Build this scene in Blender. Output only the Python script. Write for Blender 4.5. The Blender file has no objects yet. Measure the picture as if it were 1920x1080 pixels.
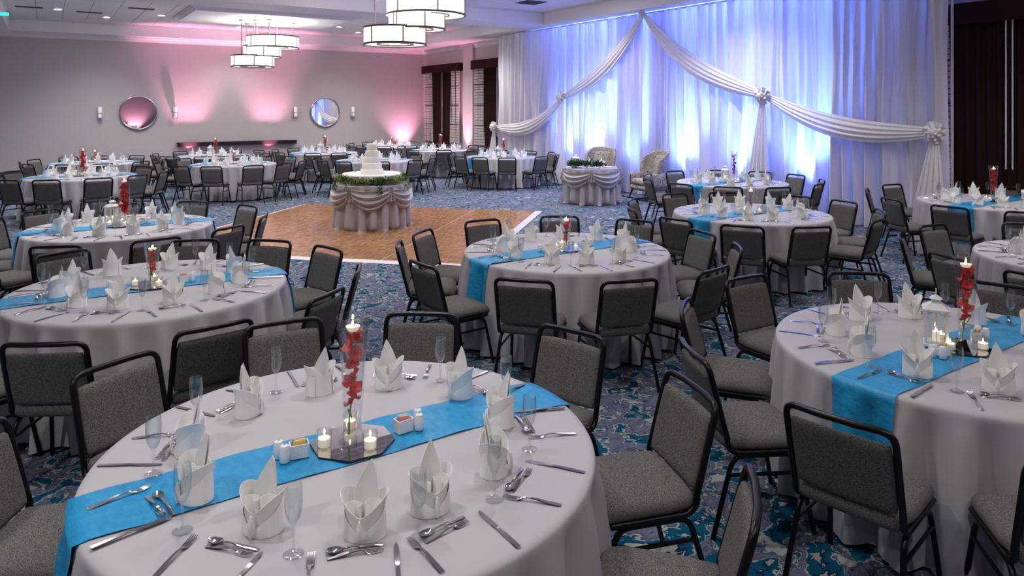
import bpy, bmesh, math, random
from mathutils import Vector, Matrix
R_ = random.Random(7)
PI = math.pi
S = bpy.context.scene
COL = S.collection

# ------------------------------------------------------------------ camera
YAW = math.atan2(.546, .838)           # the room's axes are world X (along back wall) and Y (into the room)
CY, SY = math.cos(YAW), math.sin(YAW)
cam_d = bpy.data.cameras.new('camera')
cam = bpy.data.objects.new('camera', cam_d)
COL.objects.link(cam)
cam.location = (0, 0, 2.05)
cam.rotation_euler = (PI / 2, 0, -YAW)
cam_d.sensor_width = 36.0
cam_d.lens = 1343.0 / 1920.0 * 36.0
cam_d.shift_y = -(540 - 201) / 1920.0
cam_d.clip_start = .05
cam_d.clip_end = 200
S.camera = cam

# ------------------------------------------------------------------ world, exposure
w = bpy.data.worlds.new('world'); S.world = w
w.use_nodes = True
w.node_tree.nodes['Background'].inputs[0].default_value = (.5, .5, .55, 1)
w.node_tree.nodes['Background'].inputs[1].default_value = .05
S.view_settings.view_transform = 'Standard'
S.view_settings.look = 'None'
S.view_settings.gamma = 1.0
S.view_settings.exposure = 1.75
S.view_settings.use_curve_mapping = False
try:
    S.cycles.max_bounces = 6
    S.cycles.diffuse_bounces = 3
    S.cycles.glossy_bounces = 3
    S.cycles.transmission_bounces = 4
    S.cycles.transparent_max_bounces = 16
    S.cycles.caustics_reflective = False
    S.cycles.caustics_refractive = False
    S.cycles.sample_clamp_indirect = 4.0
except Exception:
    pass

DOWNLIGHT_W = 62.0       # one recessed downlight
DRUM_E = .62             # emission of the chandelier shades
BLUE_W = 840.0
PINK_W = 430.0

# ------------------------------------------------------------------ materials
def lin(r, g, b):
    f = lambda c: (c / 12.92 if c <= .04045 else ((c + .055) / 1.055) ** 2.4)
    return (f(r / 255), f(g / 255), f(b / 255), 1)

def new_mat(name):
    m = bpy.data.materials.new(name); m.use_nodes = True
    nt = m.node_tree
    return m, nt, nt.nodes['Principled BSDF'], nt.nodes['Material Output']

def N(nt, typ, **kw):
    n = nt.nodes.new(typ)
    for k, v in kw.items():
        if k in n.inputs.keys(): n.inputs[k].default_value = v
        else: setattr(n, k, v)
    return n

def simple(name, rgb, rough=.6, metal=0, spec=.5, **kw):
    m, nt, b, o = new_mat(name)
    b.inputs['Base Color'].default_value = lin(*rgb)
    b.inputs['Roughness'].default_value = rough
    b.inputs['Metallic'].default_value = metal
    b.inputs['Specular IOR Level'].default_value = spec
    for k, v in kw.items(): b.inputs[k].default_value = v
    return m

def add_bump(m, scale, strength, dist=.01, detail=3, stretch=None, coord='Object'):
    nt = m.node_tree; b = nt.nodes['Principled BSDF']
    tc = N(nt, 'ShaderNodeTexCoord'); mp = N(nt, 'ShaderNodeMapping')
    if stretch: mp.inputs['Scale'].default_value = stretch
    no = N(nt, 'ShaderNodeTexNoise', Scale=scale, Detail=detail)
    bu = N(nt, 'ShaderNodeBump', Strength=strength, Distance=dist)
    nt.links.new(tc.outputs[coord], mp.inputs[0]); nt.links.new(mp.outputs[0], no.inputs['Vector'])
    nt.links.new(no.outputs['Fac'], bu.inputs['Height']); nt.links.new(bu.outputs[0], b.inputs['Normal'])
    return no

def two_tone(name, c1, c2, scale, rough=.8, stretch=None, lo=.4, hi=.6, detail=4, bump=0, dist=.004, spec=.3, coord='Object'):
    m = simple(name, c1, rough, 0, spec)
    nt = m.node_tree; b = nt.nodes['Principled BSDF']
    no = add_bump(m, scale, bump, dist, detail, stretch, coord)
    cr = N(nt, 'ShaderNodeValToRGB')
    cr.color_ramp.elements[0].position = lo; cr.color_ramp.elements[0].color = lin(*c1)
    cr.color_ramp.elements[1].position = hi; cr.color_ramp.elements[1].color = lin(*c2)
    nt.links.new(no.outputs['Fac'], cr.inputs[0]); nt.links.new(cr.outputs[0], b.inputs['Base Color'])
    return m

def emit(name, rgb, strength):
    m, nt, b, o = new_mat(name)
    b.inputs['Base Color'].default_value = lin(*rgb)
    b.inputs['Emission Color'].default_value = lin(*rgb)
    b.inputs['Emission Strength'].default_value = strength
    return m

def thin_glass(name, tint=(250, 252, 252), rough=.02, base=.025, edge=.5):
    m, nt, b, o = new_mat(name)
    nt.nodes.remove(b)
    tr = N(nt, 'ShaderNodeBsdfTransparent'); tr.inputs[0].default_value = lin(*tint)
    gl = N(nt, 'ShaderNodeBsdfGlossy'); gl.inputs['Roughness'].default_value = rough
    fr = N(nt, 'ShaderNodeLayerWeight', Blend=.35)
    mr = N(nt, 'ShaderNodeMapRange'); mr.inputs['To Min'].default_value = base; mr.inputs['To Max'].default_value = edge
    mx = N(nt, 'ShaderNodeMixShader')
    nt.links.new(fr.outputs['Facing'], mr.inputs[0]); nt.links.new(mr.outputs[0], mx.inputs[0])
    nt.links.new(tr.outputs[0], mx.inputs[1]); nt.links.new(gl.outputs[0], mx.inputs[2])
    nt.links.new(mx.outputs[0], o.inputs[0])
    return m

def translucent(name, rgb, mix=.45, rough=.45, spec=.4, bump=None, tint=None):
    m = simple(name, rgb, rough, 0, spec)
    nt = m.node_tree; b = nt.nodes['Principled BSDF']; o = nt.nodes['Material Output']
    if bump: add_bump(m, *bump)
    t = N(nt, 'ShaderNodeBsdfTranslucent'); t.inputs[0].default_value = lin(*(tint or rgb))
    mx = N(nt, 'ShaderNodeMixShader'); mx.inputs[0].default_value = mix
    nt.links.new(b.outputs[0], mx.inputs[1]); nt.links.new(t.outputs[0], mx.inputs[2])
    nt.links.new(mx.outputs[0], o.inputs[0])
    return m

M = {}
M['cloth'] = simple('silver_grey_polyester', (183, 180, 185), .6, 0, .3); add_bump(M['cloth'], 5, .12, .02, 3)
M['satin'] = simple('grey_satin', (172, 166, 170), .36, 0, .5); add_bump(M['satin'], 6, .1, .02, 3)
M['runner'] = two_tone('blue_crinkle_taffeta', (24, 136, 192), (44, 156, 210), 40, .42, (1, .6, 1), .3, .7, 5, .45, .008, .4)
M['fabric'] = two_tone('heather_grey_upholstery', (46, 45, 46), (132, 129, 127), 640, .9, (.3, .8, 1), .36, .64, 3, .25, .002, .12)
M['black'] = simple('black_powder_coated_steel', (6, 5, 7), .32, 0, .35)
M['napkin'] = simple('white_linen', (250, 249, 247), .8, 0, .2); add_bump(M['napkin'], 60, .1, .002, 3)
M['steel'] = simple('polished_steel', (205, 203, 206), .16, 1.0, .5)
M['chrome'] = simple('chrome', (200, 196, 196), .2, 1.0, .5)
M['glass'] = thin_glass('clear_glass')
M['vase'] = thin_glass('vase_glass', (253, 254, 254), .02, .025, .4)
M['water'] = thin_glass('water', (252, 249, 250), .01, .012, .14)
M['petal'] = two_tone('red_petal', (224, 18, 22), (250, 56, 46), 30, .45, None, .35, .65, 2, .2, .003, .5)
M['petal_pink'] = two_tone('magenta_petal', (176, 30, 130), (226, 110, 190), 40, .5, None, .35, .65, 2)
M['stem'] = simple('green_stem', (96, 140, 60), .5)
M['wax'] = simple('candle_wax', (252, 247, 238), .5, **{'Subsurface Weight': .0, 'Emission Color': lin(255, 232, 196), 'Emission Strength': .14})
M['flame'] = emit('candle_flame', (255, 226, 176), 9)
M['ceramic'] = simple('white_ceramic', (240, 240, 238), .25, 0, .5)
M['packet_y'] = simple('yellow_paper', (242, 222, 120), .6)
M['packet_p'] = simple('pink_paper', (240, 150, 160), .6)
M['packet_b'] = simple('pale_blue_paper', (184, 196, 228), .6)
M['mirror'] = simple('mirror_glass', (235, 235, 238), .01, 1.0)
M['dark'] = simple('dark_edge', (14, 14, 16), .4)
M['lantern'] = simple('white_painted_metal', (236, 235, 232), .4)
M['cake'] = simple('white_fondant', (250, 246, 240), .6); add_bump(M['cake'], 40, .08, .003, 2)
M['board'] = simple('white_board', (244, 244, 244), .4)
M['leaf'] = two_tone('fern_leaf', (34, 92, 26), (88, 146, 52), 12, .5, None, .35, .65, 2)
M['leaf_pale'] = two_tone('pale_leaf', (110, 140, 70), (200, 206, 160), 25, .5, None, .4, .6, 2)
M['leaf_dark'] = two_tone('dark_leaf', (14, 50, 36), (40, 88, 58), 12, .5, None, .35, .65, 2)
M['wood_dark'] = simple('dark_stained_wood', (34, 24, 26), .35)
M['white_paint'] = simple('white_paint', (226, 220, 222), .5)
M['ceiling'] = simple('ceiling_paint', (240, 236, 238), .6)
M['tile'] = two_tone('ceiling_tile', (228, 224, 228), (240, 237, 240), 90, .9, None, .4, .6, 3, .2, .003)
M['wall'] = two_tone('greige_wallcovering', (182, 176, 176), (192, 186, 185), 14, .75, (1, 1, 14), .35, .65, 4, .12, .004, .25)
M['maroon'] = simple('maroon_fabric', (44, 10, 16), .8, 0, .2); add_bump(M['maroon'], 200, .2, .002)
M['brown'] = simple('dark_brown_velvet', (46, 24, 23), .85, 0, .15)
M['lamp_white'] = emit('drum_shade', (255, 250, 244), DRUM_E)
M['lens'] = emit('downlight_lens', (255, 246, 236), 30)
M['bronze'] = simple('brushed_bronze', (100, 86, 82), .5, .2)
M['sconce'] = emit('sconce_glass', (240, 232, 236), .06)
M['exit'] = emit('exit_green', (20, 230, 150), 1.6)
M['vent'] = simple('vent_grille', (84, 76, 84), .6)
M['aluminium'] = simple('pale_aluminium_trim', (216, 210, 214), .4, .2)
M['drape'] = translucent('white_satin_drape', (246, 243, 248), .38, .36, .7)
M['swag'] = translucent('white_satin_swag', (238, 235, 237), .12, .36, .6)
M['wand'] = simple('white_wand', (220, 216, 220), .4)
M['base'] = simple('dark_baseboard', (66, 62, 66), .5)
M['table'] = simple('folding_table_laminate', (170, 150, 126), .5)
M['can'] = simple('par_can_black', (12, 12, 14), .5)
M['pink_lens'] = emit('pink_lens', (255, 110, 170), 6)
M['blue_lens'] = emit('blue_lens', (60, 110, 255), 6)

def sequin():
    m = translucent('silver_sequin_drape', (236, 234, 244), .62, .3, .8)
    nt = m.node_tree; b = nt.nodes['Principled BSDF']
    tc = N(nt, 'ShaderNodeTexCoord'); v = N(nt, 'ShaderNodeTexVoronoi', Scale=55)
    nm = N(nt, 'ShaderNodeBump', Strength=.9, Distance=.02)
    nt.links.new(tc.outputs['Object'], v.inputs['Vector'])
    nt.links.new(v.outputs['Color'], nm.inputs['Height']); nt.links.new(nm.outputs[0], b.inputs['Normal'])
    b.inputs['Metallic'].default_value = .3
    return m
M['sequin'] = sequin()
def layered_drape():
    # overlapping layers of satin: more or less light comes through from strip to strip
    m = M['drape']; nt = m.node_tree; L = nt.links.new
    tc = N(nt, 'ShaderNodeTexCoord'); mp = N(nt, 'ShaderNodeMapping'); mp.inputs['Scale'].default_value = (0, 1, .03)
    no = N(nt, 'ShaderNodeTexNoise', Scale=2.6, Detail=4, Roughness=.7)
    mr = N(nt, 'ShaderNodeMapRange'); mr.inputs['From Min'].default_value = .40; mr.inputs['From Max'].default_value = .60
    mr.inputs['To Min'].default_value = .16; mr.inputs['To Max'].default_value = .62
    mx = [n for n in nt.nodes if n.type == 'MIX_SHADER'][0]
    L(tc.outputs['Object'], mp.inputs[0]); L(mp.outputs[0], no.inputs['Vector']); L(no.outputs['Fac'], mr.inputs[0]); L(mr.outputs[0], mx.inputs[0])
layered_drape()

def carpet():
    m, nt, b, o = new_mat('swirl_pattern_carpet')
    L = nt.links.new
    tc = N(nt, 'ShaderNodeTexCoord')
    wn = N(nt, 'ShaderNodeTexNoise', Scale=1.6, Detail=1.0)
    L(tc.outputs['Object'], wn.inputs['Vector'])
    ad = N(nt, 'ShaderNodeMixRGB', blend_type='ADD'); ad.inputs[0].default_value = .35
    L(tc.outputs['Object'], ad.inputs[1]); L(wn.outputs['Color'], ad.inputs[2])
    n1 = N(nt, 'ShaderNodeTexNoise', Scale=5.2, Detail=5.0, Roughness=.56, Distortion=.35)
    L(ad.outputs[0], n1.inputs['Vector'])
    cr = N(nt, 'ShaderNodeValToRGB'); r = cr.color_ramp; r.interpolation = 'CONSTANT'
    slate, slate2, cream, teal, navy, lav = lin(76, 80, 104), lin(98, 100, 124), lin(160, 164, 162), lin(8, 76, 104), lin(16, 42, 70), lin(112, 114, 138)
    st = [(0, navy), (.33, teal), (.385, cream), (.41, slate), (.45, lav), (.47, slate2), (.51, slate), (.535, cream), (.56, teal), (.63, navy), (.66, cream)]
    r.elements[0].position, r.elements[0].color = st[0]
    r.elements[1].position, r.elements[1].color = st[1]
    for p, c in st[2:]:
        e = r.elements.new(p); e.color = c
    L(n1.outputs['Fac'], cr.inputs[0])
    # second layer: finer broken blotches
    n2 = N(nt, 'ShaderNodeTexNoise', Scale=7.5, Detail=5, Distortion=.4)
    L(ad.outputs[0], n2.inputs['Vector'])
    c2 = N(nt, 'ShaderNodeValToRGB'); c2.color_ramp.interpolation = 'CONSTANT'
    c2.color_ramp.elements[0].color = (0, 0, 0, 1); c2.color_ramp.elements[1].position = .61; c2.color_ramp.elements[1].color = (1, 1, 1, 1)
    L(n2.outputs['Fac'], c2.inputs[0])
    n3 = N(nt, 'ShaderNodeTexNoise', Scale=2.2, Detail=1); L(tc.outputs['Object'], n3.inputs['Vector'])
    c3 = N(nt, 'ShaderNodeValToRGB'); c3.color_ramp.interpolation = 'CONSTANT'
    c3.color_ramp.elements[0].color = cream; c3.color_ramp.elements[1].position = .5; c3.color_ramp.elements[1].color = teal
    L(n3.outputs['Fac'], c3.inputs[0])
    mx = N(nt, 'ShaderNodeMixRGB'); L(c2.outputs[0], mx.inputs[0]); L(cr.outputs[0], mx.inputs[1]); L(c3.outputs[0], mx.inputs[2])
    # pile grain
    n4 = N(nt, 'ShaderNodeTexNoise', Scale=160, Detail=3); L(tc.outputs['Object'], n4.inputs['Vector'])
    hs = N(nt, 'ShaderNodeMixRGB', blend_type='MULTIPLY'); hs.inputs[0].default_value = .5
    mr = N(nt, 'ShaderNodeMapRange'); mr.inputs['From Min'].default_value = .3; mr.inputs['From Max'].default_value = .7; mr.inputs['To Min'].default_value = .55; mr.inputs['To Max'].default_value = 1.25
    L(n4.outputs['Fac'], mr.inputs[0]); L(mx.outputs[0], hs.inputs[1]); L(mr.outputs[0], hs.inputs[2])
    L(hs.outputs[0], b.inputs['Base Color'])
    b.inputs['Roughness'].default_value = .95; b.inputs['Specular IOR Level'].default_value = .1
    bu = N(nt, 'ShaderNodeBump', Strength=.4, Distance=.004); L(n4.outputs['Fac'], bu.inputs['Height']); L(bu.outputs[0], b.inputs['Normal'])
    return m
M['carpet'] = carpet()

def parquet():
    m, nt, b, o = new_mat('oak_parquet')
    L = nt.links.new
    tc = N(nt, 'ShaderNodeTexCoord'); mp = N(nt, 'ShaderNodeMapping'); mp.inputs['Rotation'].default_value = (0, 0, 0)
    L(tc.outputs['Object'], mp.inputs[0])
    mp2 = N(nt, 'ShaderNodeMapping'); mp2.inputs['Rotation'].default_value = (0, 0, PI / 2); L(tc.outputs['Object'], mp2.inputs[0])
    ck = N(nt, 'ShaderNodeTexChecker', Scale=1 / .153); L(tc.outputs['Object'], ck.inputs['Vector'])
    br = N(nt, 'ShaderNodeTexBrick', Scale=1.0); br2 = N(nt, 'ShaderNodeTexBrick', Scale=1.0)
    for q, mpq in ((br, mp), (br2, mp2)):
        q.inputs['Brick Width'].default_value = .153; q.inputs['Row Height'].default_value = .0306
        q.inputs['Mortar Size'].default_value = .0005; q.offset = 0.0
        q.inputs['Color1'].default_value = lin(180, 134, 94); q.inputs['Color2'].default_value = lin(140, 98, 64)
        q.inputs['Mortar'].default_value = lin(84, 52, 32)
        L(mpq.outputs[0], q.inputs['Vector'])
    bm_ = N(nt, 'ShaderNodeMixRGB'); L(ck.outputs['Fac'], bm_.inputs[0]); L(br.outputs[0], bm_.inputs[1]); L(br2.outputs[0], bm_.inputs[2])
    no = N(nt, 'ShaderNodeTexNoise', Scale=2.0, Detail=6); L(tc.outputs['Object'], no.inputs['Vector'])
    mx = N(nt, 'ShaderNodeMixRGB', blend_type='OVERLAY'); mx.inputs[0].default_value = .35
    L(bm_.outputs[0], mx.inputs[1]); L(no.outputs['Fac'], mx.inputs[2])
    L(mx.outputs[0], b.inputs['Base Color'])
    b.inputs['Roughness'].default_value = .22; b.inputs['Specular IOR Level'].default_value = .5
    return m
M['parquet'] = parquet()

def marbled():
    m, nt, b, o = new_mat('marbled_upholstery')
    L = nt.links.new
    tc = N(nt, 'ShaderNodeTexCoord')
    n = N(nt, 'ShaderNodeTexNoise', Scale=9.5, Detail=5, Distortion=1.3); L(tc.outputs['Object'], n.inputs['Vector'])
    cr = N(nt, 'ShaderNodeValToRGB'); r = cr.color_ramp
    st = [(0, (160, 150, 134)), (.38, (178, 170, 156)), (.44, (168, 162, 154)), (.47, (36, 33, 40)), (.495, (150, 146, 150)), (.54, (190, 184, 174)), (.575, (60, 55, 60)), (.605, (166, 156, 140)), (.66, (138, 122, 102)), (.72, (182, 176, 168))]
    r.elements[0].position = st[0][0]; r.elements[0].color = lin(*st[0][1])
    r.elements[1].position = st[1][0]; r.elements[1].color = lin(*st[1][1])
    for p, c in st[2:]:
        r.elements.new(p).color = lin(*c)
    L(n.outputs['Fac'], cr.inputs[0]); L(cr.outputs[0], b.inputs['Base Color'])
    b.inputs['Roughness'].default_value = .85; b.inputs['Specular IOR Level'].default_value = .15
    return m
M['marbled'] = marbled()

def plaid():
    m = translucent('plaid_sheer', (214, 206, 206), .25, .7, .2)
    nt = m.node_tree; b = nt.nodes['Principled BSDF']; L = nt.links.new
    tc = N(nt, 'ShaderNodeTexCoord'); sp = N(nt, 'ShaderNodeSeparateXYZ'); L(tc.outputs['Object'], sp.inputs[0])
    def band(src, period, width):
        a = N(nt, 'ShaderNodeMath', operation='DIVIDE'); L(src, a.inputs[0]); a.inputs[1].default_value = period
        f = N(nt, 'ShaderNodeMath', operation='FRACT'); L(a.outputs[0], f.inputs[0])
        l = N(nt, 'ShaderNodeMath', operation='LESS_THAN'); L(f.outputs[0], l.inputs[0]); l.inputs[1].default_value = width / period
        return l.outputs[0]
    h1 = band(sp.outputs['Z'], .094, .017); h2 = band(sp.outputs['Z'], .70, .04); v1 = band(sp.outputs['Y'], .34, .022)
    m1 = N(nt, 'ShaderNodeMath', operation='MAXIMUM'); L(h1, m1.inputs[0]); L(h2, m1.inputs[1])
    m2 = N(nt, 'ShaderNodeMath', operation='MAXIMUM'); L(m1.outputs[0], m2.inputs[0]); L(v1, m2.inputs[1])
    mx = N(nt, 'ShaderNodeMixRGB'); mx.inputs[1].default_value = lin(214, 206, 206); mx.inputs[2].default_value = lin(46, 26, 32)
    L(m2.outputs[0], mx.inputs[0]); L(mx.outputs[0], b.inputs['Base Color'])
    return m
M['plaid'] = plaid()

# ------------------------------------------------------------------ mesh helpers
class MB:
    """collects shapes into one mesh"""
    def __init__(s): s.v, s.f = [], []
    def add(s, vs, fs):
        n = len(s.v); s.v += [tuple(p) for p in vs]; s.f += [tuple(i + n for i in f) for f in fs]
        return s
    def box(s, x0, x1, y0, y1, z0, z1):
        return s.add([(x0, y0, z0), (x1, y0, z0), (x1, y1, z0), (x0, y1, z0), (x0, y0, z1), (x1, y0, z1), (x1, y1, z1), (x0, y1, z1)],
                     [(0, 3, 2, 1), (4, 5, 6, 7), (0, 1, 5, 4), (1, 2, 6, 5), (2, 3, 7, 6), (3, 0, 4, 7)])
    def grid(s, fn, nu, nv, wrap=False):
        vs = [fn(i / nu, j / nv) for j in range(nv + 1) for i in range(nu if wrap else nu + 1)]
        w_ = nu if wrap else nu + 1
        fs = []
        for j in range(nv):
            for i in range(nu):
                a, b = j * w_ + i, j * w_ + (i + 1) % w_
                fs.append((a, b, b + w_, a + w_))
        return s.add(vs, fs)
    def lathe(s, prof, n=20, cx=0, cy=0, sx=1, sy=1, cap0=False, cap1=False):
        vs, fs = [], []
        for r, z in prof:
            for k in range(n):
                a = 2 * PI * k / n
                vs.append((cx + r * sx * math.cos(a), cy + r * sy * math.sin(a), z))
        for j in range(len(prof) - 1):
            for k in range(n):
                a, b = j * n + k, j * n + (k + 1) % n
                fs.append((a, b, b + n, a + n))
        if cap0: fs.append(tuple(reversed(range(n))))
        if cap1: fs.append(tuple(range((len(prof) - 1) * n, len(prof) * n)))
        return s.add(vs, fs)
    def tube(s, pts, r, n=8, caps=True, r2=None, flat=1.0):
        pts = [Vector(p) for p in pts]; m = len(pts)
        up = None; vs, fs = [], []
        for i, p in enumerate(pts):
            t = (pts[min(i + 1, m - 1)] - pts[max(i - 1, 0)]).normalized()
            if up is None:
                up = Vector((0, 0, 1)) if abs(t.z) < .9 else Vector((0, 1, 0))
            a = t.cross(up)
            if a.length < 1e-5: a = t.cross(Vector((1, 0, 0)))
            a.normalize(); b = a.cross(t).normalized(); up = b
            rr = r if r2 is None else r + (r2 - r) * i / (m - 1)
            for k in range(n):
                q = 2 * PI * k / n
                vs.append(p + a * (rr * math.cos(q)) + b * (rr * flat * math.sin(q)))
        for i in range(m - 1):
            for k in range(n):
                x, y = i * n + k, i * n + (k + 1) % n
                fs.append((x, y, y + n, x + n))
        if caps:
            fs.append(tuple(reversed(range(n)))); fs.append(tuple(range((m - 1) * n, m * n)))
        return s.add(vs, fs)
    def pad(s, w_, h, t, nx=12, ny=12, edge=.22, corner=.14, warp=None):
        """rounded cushion in the local XY plane, thickness along Z"""
        for sgn in (1, -1):
            vs, fs = [], []
            for j in range(ny + 1):
                for i in range(nx + 1):
                    a, b = -1 + 2 * i / nx, -1 + 2 * j / ny
                    a = math.sin(PI / 2 * a); b = math.sin(PI / 2 * b)
                    e = max(abs(a), abs(b)); k = max(0, (e - (1 - edge)) / edge)
                    z = sgn * t * math.sqrt(max(0, 1 - k * k))
                    x = w_ * a * (1 - corner * b ** 6); y = h * b * (1 - corner * a ** 6)
                    p = (x, y, z)
                    vs.append(warp(*p) if warp else p)
            for j in range(ny):
                for i in range(nx):
                    q = j * (nx + 1) + i
                    f = (q, q + 1, q + nx + 2, q + nx + 1)
                    fs.append(f if sgn > 0 else f[::-1])
            s.add(vs, fs)
        return s
    def mesh(s, name, mat, smooth=True, angle=40, weld=True, solid=0):
        me = bpy.data.meshes.new(name)
        me.from_pydata(s.v, [], s.f)
        if weld or solid:
            bm = bmesh.new(); bm.from_mesh(me)
            if weld: bmesh.ops.remove_doubles(bm, verts=bm.verts, dist=1e-5)
            bmesh.ops.recalc_face_normals(bm, faces=bm.faces)
            if solid: bmesh.ops.solidify(bm, geom=bm.faces[:], thickness=solid)
            bm.to_mesh(me); bm.free()
        if smooth:
            me.shade_smooth()
            me.set_sharp_from_angle(angle=math.radians(angle))
        me.materials.append(M[mat] if isinstance(mat, str) else mat)
        return me

KIDS = {}
def link(name, data=None, parent=None, loc=None, rz=0):
    o = bpy.data.objects.new(name, data); COL.objects.link(o)
    if parent is not None:
        o.parent = parent; KIDS.setdefault(parent.name, []).append(o)
    if loc is not None: o.location = loc
    if rz: o.rotation_euler = (0, 0, rz)
    return o
def tag(o, label, cat, group=None):
    o['label'] = label; o['category'] = cat
    if group: o['group'] = group
    return o
def thing(name, label, cat, loc=(0, 0, 0), rz=0, group=None):
    return tag(link(name, None, None, loc, rz), label, cat, group)
def part(name, mb, mat, parent, **kw):
    return link(name, mb.mesh(name, mat, **kw) if isinstance(mb, MB) else mb, parent)
def one(name, mb, mat, label, cat, loc=(0, 0, 0), rz=0, group=None, **kw):
    return tag(link(name, mb.mesh(name, mat, **kw) if isinstance(mb, MB) else mb, None, loc, rz), label, cat, group)
def struct(name, mb, mat, loc=(0, 0, 0), **kw):
    o = link(name, mb.mesh(name, mat, **kw), None, loc); o['kind'] = 'structure'
    return o
def copy_tree(o, parent=None):
    c = o.copy(); COL.objects.link(c)
    if parent is not None:
        c.parent = parent; KIDS.setdefault(parent.name, []).append(c)
    for ch in KIDS.get(o.name, []): copy_tree(ch, c)
    return c
class Kind:
    """first use places the original, later uses place copies"""
    def __init__(s, proto): s.p, s.used = proto, False
    def put(s, loc, rz, label, group=None, scale=None):
        o = s.p if not s.used else copy_tree(s.p)
        s.used = True
        o.location = loc; o.rotation_euler = (0, 0, rz)
        o['label'] = label
        if group: o['group'] = group
        if scale: o.scale = (scale,) * 3
        return o

def cam2room(x, y): return (CY * x + SY * y, -SY * x + CY * y)
HOURS = ['twelve', 'one', 'two', 'three', 'four', 'five', 'six', 'seven', 'eight', 'nine', 'ten', 'eleven']
def clock(ang):
    """place round a table as the photo shows it: six o'clock is nearest the viewer"""
    a = math.radians(ang)
    x, y = CY * math.cos(a) - SY * math.sin(a), SY * math.cos(a) + CY * math.sin(a)
    h = ((90 - math.degrees(math.atan2(y, x))) / 30) % 12
    k = int(round(h * 2)) % 24
    return (HOURS[k // 2] + " o'clock") if k % 2 == 0 else ('half past ' + HOURS[k // 2])

# ------------------------------------------------------------------ room shell
U0, U1, V0, V1 = -5.0, 12.55, -5.5, 25.7
SOF, TRAY = 4.28, 4.64
struct('floor', MB().box(U0, U1, V0, V1, -.1, 0), 'carpet', smooth=False)
struct('wall_back', MB().box(U0 - .2, U1 + .2, V1, V1 + .2, 0, SOF + .5), 'wall', smooth=False)
struct('wall_right', MB().box(U1, U1 + .2, V0, V1, 0, SOF + .5), 'wall', smooth=False)
struct('wall_left', MB().box(U0 - .2, U0, V0, V1, 0, SOF + .5), 'wall', smooth=False)
struct('wall_front', MB().box(U0 - .2, U1 + .2, V0 - .2, V0, 0, SOF + .5), 'wall', smooth=False)
# ceiling: low soffits and beams round three raised trays
TU0, TU1 = -.88, 11.36
trays = [(-2.0, 6.4), (7.5, 15.87), (16.96, 25.25)]
mb = MB()
mb.box(U0, TU0, V0, V1, SOF, TRAY + .1); mb.box(TU1, U1, V0, V1, SOF, TRAY + .1)
vs = [V0] + [q for t in trays for q in t] + [V1]
for i in range(0, len(vs), 2): mb.box(TU0, TU1, vs[i], vs[i + 1], SOF, TRAY + .1)
ceil = struct('ceiling', mb, 'ceiling', smooth=False)
mb = MB()
mb.box(U0, U1, V0, V1, TRAY + .03, TRAY + .12)
part('tray_backing', mb, 'vent', ceil, smooth=False)
# small cove trim under each tray lid
for t0, t1 in trays:
    mb = MB()
    for (a0, a1, b0, b1) in ((TU0, TU1, t0, t0 + .07), (TU0, TU1, t1 - .07, t1), (TU0, TU0 + .07, t0, t1), (TU1 - .07, TU1, t0, t1)):
        mb.box(a0, a1, b0, b1, TRAY - .05, TRAY + .03)
    part('cove_trim', mb, 'white_paint', ceil, smooth=False)
# ceiling tiles
PAN = [(3.06, 7.4, 2.8 - 1.5, 2.8 + 1.5), (3.06, 7.4, 10.1, 13.1), (3.06, 7.4, 19.4, 22.4)]
tile_me = MB().add([(-.298, -.298, .0), (.298, -.298, 0), (.298, .298, 0), (-.298, .298, 0), (-.285, -.285, -.012), (.285, -.285, -.012), (.285, .285, -.012), (-.285, .285, -.012)],
                   [(4, 7, 6, 5), (0, 4, 5, 1), (1, 5, 6, 2), (2, 6, 7, 3), (3, 7, 4, 0), (0, 1, 2, 3)]).mesh('ceiling_tile', 'tile', smooth=False)
rest = MB()
for ti, (t0, t1) in enumerate(trays):
    nx, ny = 20, 13 if ti == 2 else 13
    dx, dy = (TU1 - TU0 - .14) / nx, (t1 - t0 - .14) / ny
    p = PAN[ti]
    for i in range(nx):
        for j in range(ny):
            x, y = TU0 + .07 + (i + .5) * dx, t0 + .07 + (j + .5) * dy
            if p[0] + .3 < x < p[1] - .3 and p[2] + .3 < y < p[3] - .3: continue
            if ti == 2:
                o = link('ceiling_tile', tile_me, ceil, (x, y, TRAY)); o.scale = (dx / .6, dy / .6, 1)
            else:
                rest.box(x - dx / 2 + .004, x + dx / 2 - .004, y - dy / 2 + .004, y + dy / 2 - .004, TRAY - .012, TRAY)
o = part('ceiling_tile_field', rest, 'tile', ceil, smooth=False); o['kind'] = 'stuff'
for k, (a0, a1, b0, b1) in enumerate(PAN):
    mb = MB().box(a0 + .12, a1 - .12, b0 + .12, b1 - .12, TRAY - .14, TRAY)
    # stepped moulding round the rim
    for d, z0, z1 in ((0, TRAY - .05, TRAY), (.05, TRAY - .095, TRAY - .05), (.09, TRAY - .12, TRAY - .095)):
        mb.box(a0 + d, a1 - d, b0 + d, b1 - d, z0, z1)
    o = part('ceiling_panel', mb, 'ceiling', ceil, smooth=False)
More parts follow.
